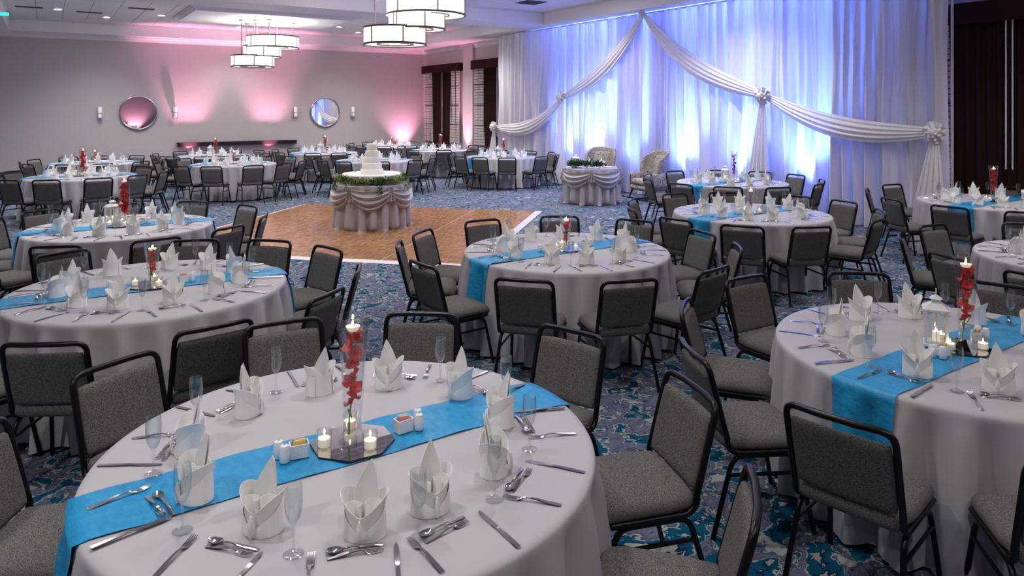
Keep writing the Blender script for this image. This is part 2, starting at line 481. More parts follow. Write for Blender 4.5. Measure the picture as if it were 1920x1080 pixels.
# crown mouldings and baseboards
def crown(name, pts, inward):
    prof = [(0, -.15), (.012, -.15), (.018, -.125), (.035, -.115), (.055, -.07), (.095, -.035), (.10, -.02), (.115, -.015), (.115, 0), (0, 0)]
    (x0, y0), (x1, y1) = pts
    vs_, fs_ = [], []
    for (x, y) in ((x0, y0), (x1, y1)):
        for d, z in prof: vs_.append((x + inward[0] * d, y + inward[1] * d, SOF + z))
    n = len(prof)
    for i in range(n): fs_.append((i, (i + 1) % n, n + (i + 1) % n, n + i))
    fs_ += [tuple(range(n)), tuple(range(n, 2 * n))]
    return struct(name, MB().add(vs_, fs_), 'white_paint', angle=20)
crown('trim_1', ((U0, V1), (U1, V1)), (0, -1))
crown('trim_2', ((U1, V0), (U1, V1)), (-1, 0))
crown('trim_3', ((U0, V0), (U0, V1)), (1, 0))
crown('trim_4', ((U0, V0), (U1, V0)), (0, 1))
struct('baseboard_back', MB().box(U0, U1, V1 - .02, V1, 0, .14).box(U0, U1, V1 - .012, V1, .14, .15), 'base', smooth=False)
struct('baseboard_right', MB().box(U1 - .02, U1, V0, V1, 0, .14).box(U1 - .012, U1, V0, V1, .14, .15), 'base', smooth=False)
# pilaster between the two far windows
struct('trim_5', MB().box(U1 - .10, U1, 21.62, 22.3, 0, SOF - .0).box(U1 - .13, U1, 21.58, 22.34, SOF - .16, SOF - .02).box(U1 - .16, U1, 21.55, 22.37, SOF - .07, SOF), 'wall', smooth=False)
# dark shelf rail on the far wall
one('wall_shelf', MB().box(3.62, 7.5, V1 - .16, V1, .76, .862).box(3.60, 7.52, V1 - .175, V1, .862, .89), 'wood_dark',
    'long narrow dark wooden shelf rail on the far grey wall', 'shelf', smooth=False)

# ------------------------------------------------------------------ lamps the room has
def light(name, kind, loc, energy, color, parent=None, rot=(0, 0, 0), **kw):
    d = bpy.data.lights.new(name, kind); d.energy = energy; d.color = color
    for k, v in kw.items(): setattr(d, k, v)
    o = bpy.data.objects.new(name, d); COL.objects.link(o); o.location = loc; o.rotation_euler = rot
    if parent is not None: o.parent = parent
    return o

dl_trim = MB().lathe([(.075, -.004), (.105, -.016), (.115, -.012), (.115, 0)], 20).mesh('downlight_trim', 'white_paint')
dl_lens = MB().lathe([(.0, -.006), (.076, -.006)], 20).mesh('downlight_lens', 'lens')
DL = []
for (t0, t1), nm in zip(trays, ('nearest', 'middle', 'far')):
    for k, (u, fv) in enumerate([(.28, .64), (1.47, .79), (2.72, .63), (5.2, .86), (7.9, .64), (9.0, .79), (10.2, .64),
                                 (.28, .22), (2.3, .17), (5.2, .09), (7.9, .2), (10.2, .2)]):
        DL.append((u, t0 + fv * (t1 - t0), nm, TRAY - .012))
for v in (2.0, 9.5, 16.4, 21.0):
    DL.append((-2.6, v, 'left', SOF))
ORD = ['leftmost', 'second from left', 'third from left', 'middle', 'third from right', 'second from right', 'rightmost']
ORD2 = ['leftmost', 'second from left', 'middle', 'second from right', 'rightmost']
for i, (u, v, nm, z) in enumerate(DL):
    if nm == 'left': lab = f'recessed downlight in the low left soffit, {["nearest", "second nearest", "second farthest", "farthest"][i - 36]}'
    else:
        k = i % 12
        lab = f'recessed downlight in the {nm} ceiling bay, {ORD[k] if k < 7 else ORD2[k - 7]} of its {"back" if k < 7 else "front"} row'
    th_ = thing('downlight', lab, 'light', (u, v, z), 0, 'recessed ceiling downlights')
    part('trim_ring', dl_trim, None, th_); part('lens', dl_lens, None, th_)
    light('downlight_lamp', 'SPOT', (0, 0, -.03), DOWNLIGHT_W * {'nearest': .66, 'middle': 1.15, 'far': 1.5, 'left': 1.9}[nm] * (1.7 if u > 9.5 else 1.0), (1.0, .965, .955), th_, spot_size=math.radians(126), spot_blend=.85, shadow_soft_size=.09)

# chandeliers: three drums each
def chandelier(tiers, ceil_z, label):
    cx = sum(t[0] for t in tiers) / 3; cy = sum(t[1] for t in tiers) / 3
    root = thing('drum_chandelier', label, 'chandelier', (cx, cy, 0), 0, 'drum chandeliers')
    for (u, v, z0, z1, r) in tiers:
        x, y = u - cx, v - cy
        s_ = part('drum_shade', MB().lathe([(r, z0 + .012), (r, z1 - .012)], 48, x, y, ), 'lamp_white', root)
        n = 6
        fr = MB()
        for z in (z0, z1):
            fr.lathe([(r - .016, z - .017), (r + .014, z - .017), (r + .014, z + .017), (r - .016, z + .017), (r - .016, z - .017)], 48, x, y)
        part('frame_ring', fr, 'bronze', s_)
        for k in range(n):
            a = 2 * PI * k / n + .35
            part('frame_bar', MB().tube([(x + (r + .004) * math.cos(a), y + (r + .004) * math.sin(a), z) for z in (z0, z1)], .014, 6), 'bronze', s_)
        part('diffuser', MB().lathe([(r * .60, z0 + .012), (r - .012, z0 + .004)], 48, x, y).lathe([(.0, z0 + .03), (r * .58, z0 + .03)], 32, x, y), 'lamp_white', s_)
        part('inner_ring', MB().lathe([(r * .57, z0 - .01), (r * .61, z0 - .01), (r * .61, z0 + .02), (r * .57, z0 + .02), (r * .57, z0 - .01)], 40, x, y), 'bronze', s_)
        for k in range(3):
            a = 2 * PI * k / 3 + .9 + u
            px, py = x + r * .8 * math.cos(a), y + r * .8 * math.sin(a)
            part('rod', MB().tube([(px, py, z0 + .05), (px, py, ceil_z - .01)], .01, 6), 'bronze', root)
            part('canopy', MB().lathe([(0, ceil_z - .035), (.06, ceil_z - .035), (.075, ceil_z - .02), (.075, ceil_z)], 14, px, py), 'bronze', root)
        light('drum_lamp', 'POINT', (x, y, z1 + .07), 22, (1, .97, .95), root, shadow_soft_size=.4)
    return root
PZ = TRAY - .14
def tiers_at(depth, pix, z):
    out = []
    for (px, r), (z0, z1) in zip(pix, z):
        u, v = cam2room((px - 960) * depth / 1343.0, depth)
        out.append((u, v, z0, z1, r))
    return out
ZT = ((3.21, 3.51), (3.49, 3.79), (3.75, 4.06))
chandelier(tiers_at(20.5, ((474, .58), (492, .505), (512, .71)), ZT), PZ, 'far three-drum white chandelier with brown frame hanging before the pink-lit wall')
chandelier(tiers_at(13.25, ((741, .57), (782, .515), (799, .72)), ZT), PZ, 'near three-drum white chandelier with brown frame cut off by top edge')

# vents and sprinklers, exit sign
vent_me = MB().box(-.30, .30, -.11, .11, -.012, 0).mesh('slot_vent', 'vent', smooth=False)
for (u, v, lab) in ((-.35, 22.2, 'dark slot air vent at the far left end of the tiled ceiling'), (2.1, 20.95, 'dark slot air vent left of the far chandelier panel'),
                    (9.25, 22.8, 'dark slot air vent right of the far chandelier panel'), (1.0, 22.55, 'small dark slot air vent beside the leftmost downlight'),):
    t = thing('ceiling_vent', lab, 'vent', (u, v, TRAY - .012)); part('grille', vent_me, None, t)
    for k in range(2): part('slat', MB().box(-.29, .29, -.065 + k * .08, -.035 + k * .08, -.017, -.011), 'dark', t, smooth=False)
t = thing('ceiling_vent', 'square dark ceiling vent near the backdrop top', 'vent', (10.0, 14.5, TRAY - .012))
part('grille', MB().box(-.29, .29, -.29, .29, -.012, 0), 'vent', t, smooth=False)
for k in range(5): part('slat', MB().box(-.27, .27, -.24 + k * .11, -.2 + k * .11, -.02, -.011), 'dark', t, smooth=False)
t = thing('exit_sign', 'green lit sign at the left edge under the ceiling', 'sign', (-.95, 20.4, SOF))
part('stem', MB().tube([(0, 0, -.03), (0, 0, 0)], .012, 6), 'white_paint', t)
part('housing', MB().box(-.12, .24, -.02, .02, -.10, -.03), 'white_paint', t, smooth=False)
part('lit_panel', MB().box(-.11, .235, -.026, -.02, -.095, -.035), 'exit', t, smooth=False)

# pink uplights at the far wall, blue ones behind the backdrop
can_me = MB().lathe([(.0, .03), (.07, .03), (.085, .05), (.085, .20), (.07, .20), (.07, .17)], 18).mesh('can', 'can')
yoke_me = MB().box(-.1, .1, -.06, .06, 0, .02).box(-.1, -.085, -.015, .015, 0, .14).box(.085, .1, -.015, .015, 0, .14).mesh('yoke', 'can', smooth=False)
def uplight(u, v, col, energy, lens, label, group, tilt, size=75, blend=.7):
    t = thing('uplight', label, 'light', (u, v, 0), 0, group)
    part('yoke', yoke_me, None, t); part('can', can_me, None, t)
    part('lens', MB().lathe([(0, .172), (.069, .172)], 16), lens, t)
    light('uplight_lamp', 'SPOT', (0, 0, .215), energy, col, t, rot=(PI + tilt[0], tilt[1], 0), spot_size=math.radians(size), spot_blend=blend, shadow_soft_size=.05)
PK = (1.0, .36, .56)
for u, lab in ((3.98, 'at the shelf left end'), (6.55, 'at the shelf right end')):
    uplight(u, V1 - .32, PK, PINK_W, 'pink_lens', f'small black uplight glowing pink on the floor {lab}', 'pink uplights', (-.07, 0), 58, 1.0)
uplight(11.75, V1 - .42, PK, PINK_W * .34, 'pink_lens', 'small black uplight glowing pink in the far right corner', 'pink uplights', (-.10, -.10), 84, 1.0)
uplight(U1 - .42, 21.95, PK, PINK_W * .4, 'pink_lens', 'small black uplight glowing pink between the two far windows', 'pink uplights', (0, .07), 60, 1.0)
uplight(5.3, V0 + .4, PK, PINK_W * .25, 'pink_lens', 'small black uplight glowing pink at the wall behind the viewer', 'pink uplights', (.16, 0), 90)
DU = 11.75           # plane of the drapes
BL = (.11, .22, 1.0)
for i, v in enumerate((15.35, 14.15, 12.75, 11.15, 9.6, 8.2)):
    uplight(DU + .42, v, BL, BLUE_W, 'blue_lens', f'small blue uplight behind the white backdrop, {["leftmost", "second from left", "third from left", "fourth from left", "fifth from left", "rightmost"][i]} of six', 'blue uplights behind the backdrop', (0, -.13), 66, 1.0)

# ------------------------------------------------------------------ drapery backdrop
DTOP = 4.24
def fold(v, z):
    h = z / DTOP
    a = .10 - .04 * h
    ph = 2 * PI * (v * 3.1 + .55 * math.sin(v * 1.7) + .30 * math.sin(v * 4.3 + .5) + .10 * math.sin(z * 1.3 + v * 3))
    ph2 = 2 * PI * (v * 8.3 + .4 * math.sin(v * 2.9) + .15 * math.sin(z * 2.1 + v * 5))
    return a * math.sin(ph) + (.014 + .012 * h) * math.sin(ph2) + .02 * math.sin(v * 9 + z * .6)
SEC = [(15.3, 18.72, 'leftmost'), (12.23, 15.3, 'second from left'), (8.9, 12.23, 'third from left'), (5.65, 8.9, 'rightmost')]
for v0, v1, nm in SEC:
    n = int((v1 - v0) / .0125)
    mb = MB().grid(lambda a, b: (DU + fold(v0 + a * (v1 - v0), .02 + b * (DTOP - .02)) - .10 * max(0, .12 - b) * 2, v0 + a * (v1 - v0), .02 + b * (DTOP - .02)), n, 14)
    one('backdrop_drape', mb, 'drape', f'tall white satin backdrop drape, {nm} of the four panels', 'curtain', (0, 0, 0), 0, 'drape panels of the backdrop', weld=False, angle=180)
for v0, v1, nm in ((11.45, 12.15, 'right'), (12.3, 13.2, 'left')):
    mb = MB().grid(lambda a, b: (DU - .085 + .5 * fold(v0 + a * (v1 - v0) + 3, .02 + b * 3.9), v0 + a * (v1 - v0) + .0, .02 + b * (DTOP - .06)), 60, 12)
    one('sequin_drape', mb, 'sequin', f'narrow silver sequin drape strip just {nm} of the backdrop centre', 'curtain', (0, 0, 0), 0, 'sequin strips of the backdrop', weld=False, angle=180)
# pipes
t = thing('drape_stand', 'slim metal pipe frame carrying the white backdrop drapes', 'stand', (DU, 12.2, 0))
part('crossbar', MB().tube([(0.0, -6.6, DTOP), (0.0, 6.55, DTOP)], .02, 8), 'aluminium', t)
for v in (5.62, 8.9, 12.23, 15.3, 18.75):
    p_ = part('upright', MB().tube([(.12, v - 12.2, 0), (.12, v - 12.2, DTOP + .02)], .022, 8), 'aluminium', t)
    part('base_plate', MB().box(-.10, .34, v - 12.4, v - 12.0, 0, .012), 'can', p_, smooth=False)
# swags, knots, tails
KN = {'K0': (18.72, 1.44), 'K1': (15.3, 2.32), 'P': (12.23, 4.22), 'K2': (8.9, 2.27), 'K3': (5.72, 1.66)}
def swag(a, b, sag, skew, width, label):
    (v0, z0), (v1, z1) = KN[a], KN[b]
    def fn(i, q):
        s_ = i
        c = 4 * s_ * (1 - s_)
        hang = math.sin(PI * s_ ** skew)
        v = v0 + (v1 - v0) * s_; z = z0 + (z1 - z0) * s_ - sag * hang
        wd = .05 + width * hang ** .8
        qq = (q - .5) * 2
        bul = math.sqrt(max(0, 1 - qq * qq * .96))
        u = DU - .13 - (.03 + .09 * hang) * bul - .016 * math.cos(qq * 4.5 * PI + s_ * 1.5) * (.4 + hang * .6)
        return (u, v, z + qq * wd)
    one('drape_swag', MB().grid(fn, 60, 40), 'swag', label, 'curtain', (0, 0, 0), 0, 'white swags across the backdrop', weld=False, angle=180)
swag('K1', 'K0', .42, .85, .16, 'white satin swag sagging low at the backdrop left end')
swag('P', 'K1', .36, .8, .17, 'long white satin swag falling left from the backdrop peak')
swag('P', 'K2', .38, .8, .18, 'long white satin swag falling right from the backdrop peak')
swag('K2', 'K3', .27, .95, .15, 'white satin swag stretched to the backdrop right end')
def rosette():
    mb = MB()
    for r, z, k in ((.17, .0, 9), (.13, .05, 8), (.08, .09, 7)):
        mb.grid(lambda a, b: ((r * (.15 + .85 * b)) * math.cos(2 * PI * a) * (1 + .1 * b * math.sin(2 * PI * a * 3 + r * 40)),
                              (r * (.15 + .85 * b)) * math.sin(2 * PI * a) * (1 + .1 * b * math.sin(2 * PI * a * 2)),
                              z + .035 * b * math.sin(2 * PI * a * k + r * 30)), 54, 4)
    mb.lathe([(.0, .12), (.05, .115), (.08, .07), (.09, .0)], 16)
    vs_ = [(-p[2], p[0], p[1]) for p in mb.v]; mb.v = vs_
    return mb.mesh('rosette', 'swag', weld=False, angle=180)
ros = rosette()
for k, side_, lean in (('K0', 'at the far left end of the backdrop', .14), ('K1', 'left of the backdrop centre', .16), ('K2', 'right of the backdrop centre', .06), ('K3', 'at the right end of the backdrop', .12)):
    v, z = KN[k]
    t = thing('drape_tieback', f'white gathered satin knot with long hanging tail {side_}', 'curtain tie', (DU - .22, v, 0), 0, 'knotted tails of the backdrop')
    o = part('rosette', ros, None, t); o.location = (0, 0, z)
    if k in ('K1', 'K2'):
        lean = .12
    def tail(a, b):
        h = 1 - b       # 0 at the knot
        wd = .045 + .27 * h ** .9
        q = (a - .5) * 2
        return (.03 - .06 * math.sqrt(max(0, 1 - q * q * .95)) * (.6 + h) - (.010 + .03 * h) * math.cos(q * PI * 4.5), lean * h + q * wd, .015 + b * (z - .05))
    part('tail', MB().grid(tail, 60, 16), 'swag', t, weld=False, angle=180)
v, z = KN['P']
t = thing('drape_knot', 'grey-white gathered satin knot at the backdrop peak', 'curtain tie', (DU - .2, v, z - .02))
o = part('rosette', ros, None, t); o.scale = (.6, .6, .6)

# ------------------------------------------------------------------ window dressings on the right wall
def curtain_mesh(v0, v1, z1, mat, wl, amp, flare=0, dirn=0):
    def fn(a, b):
        vv = v0 + a * (v1 - v0)
        ph = 2 * PI * (vv / wl + .12 * math.sin(vv * 5))
        return (amp * math.sin(ph), vv + flare * (1 - b) * (a if dirn > 0 else (1 - a)) * (1 if dirn > 0 else -1), .02 + b * (z1 - .02))
    return MB().grid(fn, max(24, int(abs(v1 - v0) / .02)), 6).mesh('curtain', mat, weld=False, angle=180)
def window_set(k, va, vb, where, z0, z1, plaid_far, plaid_near, dark, wands, returns=True):
    # va far end, vb near end of the valance
    t = thing('window_valance', f'dark maroon boxed fabric valance {where}', 'valance', (U1, (va + vb) / 2, 0), 0, 'maroon valances')
    h = abs(va - vb) / 2
    part('front_board', MB().box(-.25, -.225, -h, h, z0, z1), 'maroon', t, smooth=False)
    part('top_board', MB().box(-.225, 0, -h, h, z1 - .02, z1), 'maroon', t, smooth=False)
    for s_ in (-1, 1): part('side_board', MB().box(-.225, 0, s_ * h - .0125, s_ * h + .0125, z0, z1), 'maroon', t, smooth=False)
    for nm, p in (('far', plaid_far), ('near', plaid_near)):
        if p:
            tag(link('plaid_curtain', curtain_mesh(p[0], p[1], z0 + .1, 'plaid', .16, .028, .10, 1 if nm == 'near' else -1), None, (U1 - .14, 0, 0)),
                f'dark-striped white curtain, {nm} side of window {where}', 'curtain', 'striped side curtains')
    for nm, p in dark:
        c_ = tag(link('blackout_curtain', curtain_mesh(p[0], p[1], z0 + .12, 'brown', .15, .03), None, (U1 - .10, 0, 0)),
            f'dark brown pleated curtain, {nm} half of the window {where}', 'curtain', 'dark brown curtains')
        if nm == 'right':
            for v in wands:
                o = part('pull_rod', MB().tube([(0, 0, 1.1), (0, 0, z0 + .1)], .012, 6), 'wand', c_); o.location = (-.10, v, 0)
                o['label'] = 'thin white pull rod'
    # the window itself, behind the curtains
    c, hh = (va + vb) / 2, h - .25
    o = struct(f'window_{k}', MB().box(-.03, 0, -hh, hh, .5, z1 - .15), 'vent', (U1, c, 0), smooth=False)
    mb = MB()
    for y in (-hh, -hh / 3, hh / 3, hh): mb.box(-.05, -.03, y - .03, y + .03, .5, z1 - .15)
    mb.box(-.05, -.03, -hh, hh, .47, .53).box(-.05, -.03, -hh, hh, z1 - .18, z1 - .12)
    part('window_frame', mb, 'white_paint', o, smooth=False)
window_set(1, 25.35, 22.44, 'nearest the far right corner', 3.35, 3.64, (24.7, 25.22), (22.5, 23.12), [('left', (23.8, 24.75)), ('right', (23.1, 23.8))], [23.72])
window_set(2, 21.5, 18.8, 'beside the backdrop left end', 3.35, 3.66, (20.85, 21.42), (18.85, 19.4), [('left', (19.9, 20.9)), ('right', (19.35, 19.9))], [19.85])
window_set(3, 6.3, 2.2, 'right of the backdrop', 3.38, 3.72, (5.92, 6.22), (2.25, 2.7), [('left', (5.0, 5.95)), ('right', (2.7, 5.0))], [5.07, 4.98])

# ------------------------------------------------------------------ far wall fittings
for u, lab in ((2.49, 'round wall mirror in thin chrome frame, left of the shelf'), (8.57, 'round wall mirror in thin chrome frame, right of the shelf')):
    t = thing('round_mirror', lab, 'mirror', (u, V1, 1.87), 0, 'round mirrors')
    r = .525
    ring = [(r + .03 * math.cos(q), .03 * math.sin(q)) for q in [2 * PI * k / 10 for k in range(11)]]
    mb = MB().lathe(ring, 56); mb.v = [(x, -.04 - z, y) for x, y, z in mb.v]
    part('frame', mb, 'chrome', t)
    mb = MB().lathe([(0, .03), (r - .01, .03)], 56); mb.v = [(x, -z, y) for x, y, z in mb.v]
    part('glass', mb, 'mirror', t, smooth=False)
    mb = MB().lathe([(0, .005), (r + .01, .005), (r + .01, .03)], 40); mb.v = [(x, -z, y) for x, y, z in mb.v]
    part('back', mb, 'dark', t, smooth=False)
for u, lab in ((1.42, 'left of the left round mirror'), (3.56, 'right of the left round mirror'), (7.48, 'left of the right round mirror'), (9.61, 'right of the right round mirror')):
    t = thing('wall_sconce', f'small white wall sconce with metal cage base {lab}', 'sconce', (u, V1, 1.87), 0, 'wall sconces')
    part('backplate', MB().box(-.05, .05, -.02, 0, -.17, .12), 'chrome', t, smooth=False)
    part('glass_shade', MB().lathe([(0, -.16), (.05, -.16), (.06, -.15), (.06, .19), (.055, .19)], 20, 0, -.085), 'sconce', t)
    mb = MB()
    for z in (-.18, -.01): mb.lathe([(.062, z), (.072, z), (.072, z + .014), (.062, z + .014), (.062, z)], 20, 0, -.085)
    for k in range(4):
        a = PI / 4 + k * PI / 2
        mb.tube([(.068 * math.cos(a), -.085 + .068 * math.sin(a), z) for z in (-.18, 0)], .006, 5)
    part('cage', mb, 'chrome', t)

# ------------------------------------------------------------------ dance floor, laid at 45 degrees
t = thing('dance_floor', 'square wooden parquet dance floor laid diagonally on the carpet', 'dance floor')
A0, B0, PW = -7.32, 8.94, 1.22
t.location = ((A0 + B0) / math.sqrt(2), (B0 - A0) / math.sqrt(2), 0); t.rotation_euler = (0, 0, -PI / 4)
# local x runs along a (=(u-v)/sqrt2), local y along b
pan_me = MB().box(.006, PW - .006, .006, PW - .006, 0, .022).mesh('parquet_panel', 'parquet', smooth=False)
for i in range(4):
    for j in range(4):
        part('parquet_panel', pan_me, None, t).location = (i * PW, j * PW, 0)
part('seam_strip', MB().box(0, 4 * PW, 0, 4 * PW, 0, .019), 'aluminium', t, smooth=False)
W4 = 4 * PW
def ramp(x0, y0, x1, y1, nx, ny):
    d = .11
    return MB().add([(x0, y0, 0.021), (x1, y1, .021), (x1 + nx * d + (x1 - x0) / W4 * d, y1 + ny * d + (y1 - y0) / W4 * d, .002), (x0 + nx * d - (x1 - x0) / W4 * d, y0 + ny * d - (y1 - y0) / W4 * d, .002),
                     (x0, y0, 0), (x1, y1, 0)], [(0, 1, 2, 3), (4, 5, 1, 0), (3, 2, 5, 4)])
for a in ((0, 0, W4, 0, 0, -1), (W4, 0, W4, W4, 1, 0), (W4, W4, 0, W4, 0, 1), (0, W4, 0, 0, -1, 0)):
    part('edge_ramp', ramp(*a), 'aluminium', t, smooth=False)

# ------------------------------------------------------------------ banquet chair (local +Y faces the table)
def arc(p0, p1, p2, n=5):
    """quadratic bend"""
    p0, p1, p2 = Vector(p0), Vector(p1), Vector(p2)
    return [tuple((1 - t_) ** 2 * p0 + 2 * t_ * (1 - t_) * p1 + t_ ** 2 * p2) for t_ in [k / n for k in range(n + 1)]]
CH_W = .212
def back_y(z): return -.175 - .105 * max(0, (z - .42)) / .40
def make_chair():
    t = thing('banquet_chair', '', 'chair', group='grey banquet chairs')
    # seat
    def wseat(x, y, z):
        f = max(0, (y - .10) / .12)
        return (x * (1 - .04 * (y < -.1)), y + .015, .432 + z + .012 * (1 - (x / .22) ** 2) * (z > 0) - .020 * f * f)
    part('seat', MB().pad(.225, .222, .040, 14, 14, .26, .085, wseat), 'fabric', t, angle=180)
    # back pad
    def wback(x, y, z):
        zz = .622 + y
        return (x, back_y(zz) + z - .022 * (1 - (x / .2) ** 2) * (.4 + (zz - .44)), zz)
    part('backrest', MB().pad(.199, .150, .019, 14, 12, .14, .04, wback), 'fabric', t, angle=180)
    # frame: seat rails, uprights and top bar bent from one tube
    half = [(CH_W, .19, .395), (CH_W, .05, .395)] + arc((CH_W, -.12, .395), (CH_W, -.19, .395), (CH_W, back_y(.47), .47), 5)
    half += [(CH_W, back_y(.62), .62)] + arc((CH_W, back_y(.765), .765), (CH_W, back_y(.82), .82), (CH_W - .055, back_y(.82) - .006, .82), 6)
    mid = [(.08, back_y(.82) - .016, .82)]
    path = half + mid + [(-x, y, z) for x, y, z in reversed(half + mid)]
    part('back_frame', MB().tube(path, .0145, 8), 'black', t, angle=60)
    for sx in (-1, 1):
        for sy, yb in ((1, .235), (-1, -.265)):
            x0, x1 = sx * .205, sx * .232
            yt = .155 if sy > 0 else -.15
            pts = [(x0, sy * .0, .378), (x0, yt - sy * .055, .378)] + arc((x0, yt - sy * .05, .378), (x0, yt + sy * .005, .378), (x0 + sx * .003, yt + sy * .022, .32), 5)[1:] + [(x1, yb, .004)]
            part('leg', MB().tube(pts, .0125, 8), 'black', t, angle=60)
        part('stretcher', MB().tube([(sx * .212, .187, .29), (sx * .212, -.19, .29)], .009, 6), 'black', t, angle=60)
    return t
CHAIR = Kind(make_chair())

# ------------------------------------------------------------------ round tables with cloths
TR = .915
TZ = .75
class Cloth:
    def __init__(s, seed):
        r = random.Random(seed)
        s.n = 25 + seed; s.p = [r.uniform(0, 6.28) for _ in range(6)]
    def r(s, th, d):
        """radius of the hanging cloth at angle th, d in 0..1 from table edge to hem"""
        ph = s.n * th + .9 * math.sin(2 * th + s.p[0]) + .7 * math.sin(3 * th + s.p[1])
        f = math.sin(ph) + .35 * math.sin(2 * ph + s.p[2])
        g = math.sin(7 * th + s.p[3]) * .5
        return TR + .012 + .035 * d + (.066 * f * d ** .5 * min(1, d * 9) + .02 * g * d) * (.75 + .25 * math.sin(3 * th + s.p[4]))
    def drop(s, d): return TZ - .012 - d * (TZ - .035)
    def mesh(s):
        mb = MB(); n = 200
        rows = [(0, 0)]
        rings = []
        for rr in (.3, .6, .82, .895): rings.append([(rr, TZ + .004)] * n)
        rings.append([(TR + .004, TZ + .001)] * n)
        for d in (0, .03, .08, .15, .25, .36, .48, .6, .72, .84, .93, 1.0):
            rings.append([(s.r(2 * PI * k / n, d), s.drop(d)) for k in range(n)])
        vs_ = [(0, 0, TZ + .004)]; fs_ = []
        for ring in rings:
            for k, (rr, z) in enumerate(ring):
                a = 2 * PI * k / n; vs_.append((rr * math.cos(a), rr * math.sin(a), z))
        for k in range(n): fs_.append((0, 1 + k, 1 + (k + 1) % n))
        for j in range(len(rings) - 1):
            for k in range(n):
                a, b = 1 + j * n + k, 1 + j * n + (k + 1) % n
                fs_.append((a, a + n, b + n, b))
        return mb.add(vs_, fs_).mesh('tablecloth', 'cloth', weld=False, angle=180)
    def runner(s, hw=.15, hang=.62):
        rr = random.Random(s.n)
        ph = [rr.uniform(0, 6) for _ in range(4)]
        def fn(a, b):
            y = (b - .5) * 2 * hw + .006 * math.sin(a * 9 + ph[0] + (b > .5)) + .004 * math.sin(a * 23 + ph[1])
            th = math.asin(max(-1, min(1, y / TR)))
            xe = math.sqrt(TR * TR - y * y)
            q = a * 2 - 1; sg = 1 if q > 0 else -1; q = abs(q)
            if q < .6:
                x = q / .6 * (xe + .004)
                return (sg * x, y, TZ + .0095 + .0016 * math.sin(x * 31 + y * 22 + ph[2]) + .0012 * math.sin(y * 70 + x * 12 + ph[3]))
            d = (q - .6) / .4 * hang
            th2 = th if sg > 0 else PI - th
            r = s.r(th2, d) + .012
            if d < .03: r = max(r, TR + .022)
            return (r * math.cos(th2), y * (r / TR), s.drop(d) + (.014 if d < .012 else 0))
        return MB().grid(fn, 110, 14).mesh('table_runner', 'runner', weld=False, angle=180, solid=0)
CLOTHS = [Cloth(0), Cloth(1), Cloth(2)]
CL_ME = [c.mesh() for c in CLOTHS]
RU_ME = [c.runner() for c in CLOTHS]
top_me = MB().lathe([(0, TZ - .03), (TR - .005, TZ - .03), (TR - .002, TZ - .015), (TR - .005, TZ), (0, TZ)], 48).mesh('tabletop', 'table')
tleg_me = MB().tube([(.45, .3, .002), (.45, .3, TZ - .03)], .016, 8).mesh('leg', 'black')

# ------------------------------------------------------------------ tableware (local +Y points at the table centre, +X to the diner's right)
def make_napkin(seed=0):
    r = random.Random(seed)
    mb = MB()
    k1, k2 = r.uniform(-.016, .016), r.uniform(.94, 1.06)
    hs = (r.uniform(.9, 1.12), r.uniform(.9, 1.12))
    def cyl(th, R0, z): return (R0 * math.cos(th) * 1.06, R0 * math.sin(th) * .88, z)
    # rolled body: its rim rises to a lip on either side and dips in front and behind
    def body(a, b):
        th = 2 * PI * a
        c = math.cos(th)
        top = .070 + .058 * abs(c) ** 1.5 * (hs[0] if c > 0 else hs[1]) + .014 * max(0, math.sin(th))
        R0 = .059 - .010 * math.sin(PI * min(1, b * 1.1)) * .6 + .010 * b ** 4 * abs(c)
        return cyl(th + .05 * math.sin(2 * th), R0, b * top * k2)
    mb.grid(body, 44, 7, wrap=True)
    for sx in (-1, 1):
        # inner curls showing in the opening
        def curl(a, b):
            th = a * 1.3 * PI - .35
            rr = .019 + .006 * b
            return (sx * (.024 + .006 * b + rr * math.cos(th)), -.016 + rr * math.sin(th) * .9, .045 + b * (.062 if sx > 0 else .052))
        mb.grid(curl, 10, 3)
        # crossed lapels wrapping the base
        def lap(a, b):
            th = -PI / 2 + sx * (a * 2.5 - .12)
            z1 = .018 + .075 * min(1, a * 1.35) - .02 * max(0, a - .75)
            return cyl(th, (.0625 if sx > 0 else .0612) - .003 * b + .008 * (1 - a) ** 6 * math.sin(PI * b), .001 + z1 * b)
        mb.grid(lap, 14, 4)
    # little open fold standing at the front seam
    def mouth(a, b):
        t_ = 2 * PI * a
        w_ = .009 * math.sin(PI * min(.99, b * .95 + .03)) ** .7
        return (w_ * math.cos(t_), -.060 + .006 * math.sin(t_) - .004 * math.sin(PI * b), .003 + b * .066)
    mb.grid(mouth, 12, 6)
    # tall leaf, cupped
    for dy, hh, ww in ((0, .150, .036), (.007, .140, .033)):
        def tall(a, b):
            q = (a - .5) * 2
            wd = ww * (1 - b ** 2.6) ** .8 * (.80 + .30 * math.sin(PI * min(1, b * 1.15))) + .0006
            x = q * wd
            return (x + k1 * b * b, .018 + dy - 9 * x * x + .012 * b, .055 + b * hh * k2)
        mb.grid(tall, 10, 12)
    return mb.mesh('folded_napkin', 'napkin', angle=70, weld=True, solid=.0015)
NAP_ME = [make_napkin(k) for k in range(3)]
NAP = [Kind(tag(link('folded_napkin', m_), '', 'napkin', 'white folded napkins')) for m_ in NAP_ME]
flute_me = MB().lathe([(0, .002), (.029, .002), (.031, .0035), (.027, .0055), (.008, .009), (.0042, .018), (.0038, .06), (.0045, .082), (.010, .092), (.019, .108), (.0245, .13), (.0265, .155), (.026, .18), (.0245, .205),
                       (.0238, .205), (.0252, .18), (.0257, .155), (.0237, .13), (.018, .109), (.008, .095), (0, .093)], 20).mesh('champagne_flute', 'glass', angle=60)
FLUTE = Kind(tag(link('champagne_flute', flute_me), '', 'glass', 'champagne flutes'))
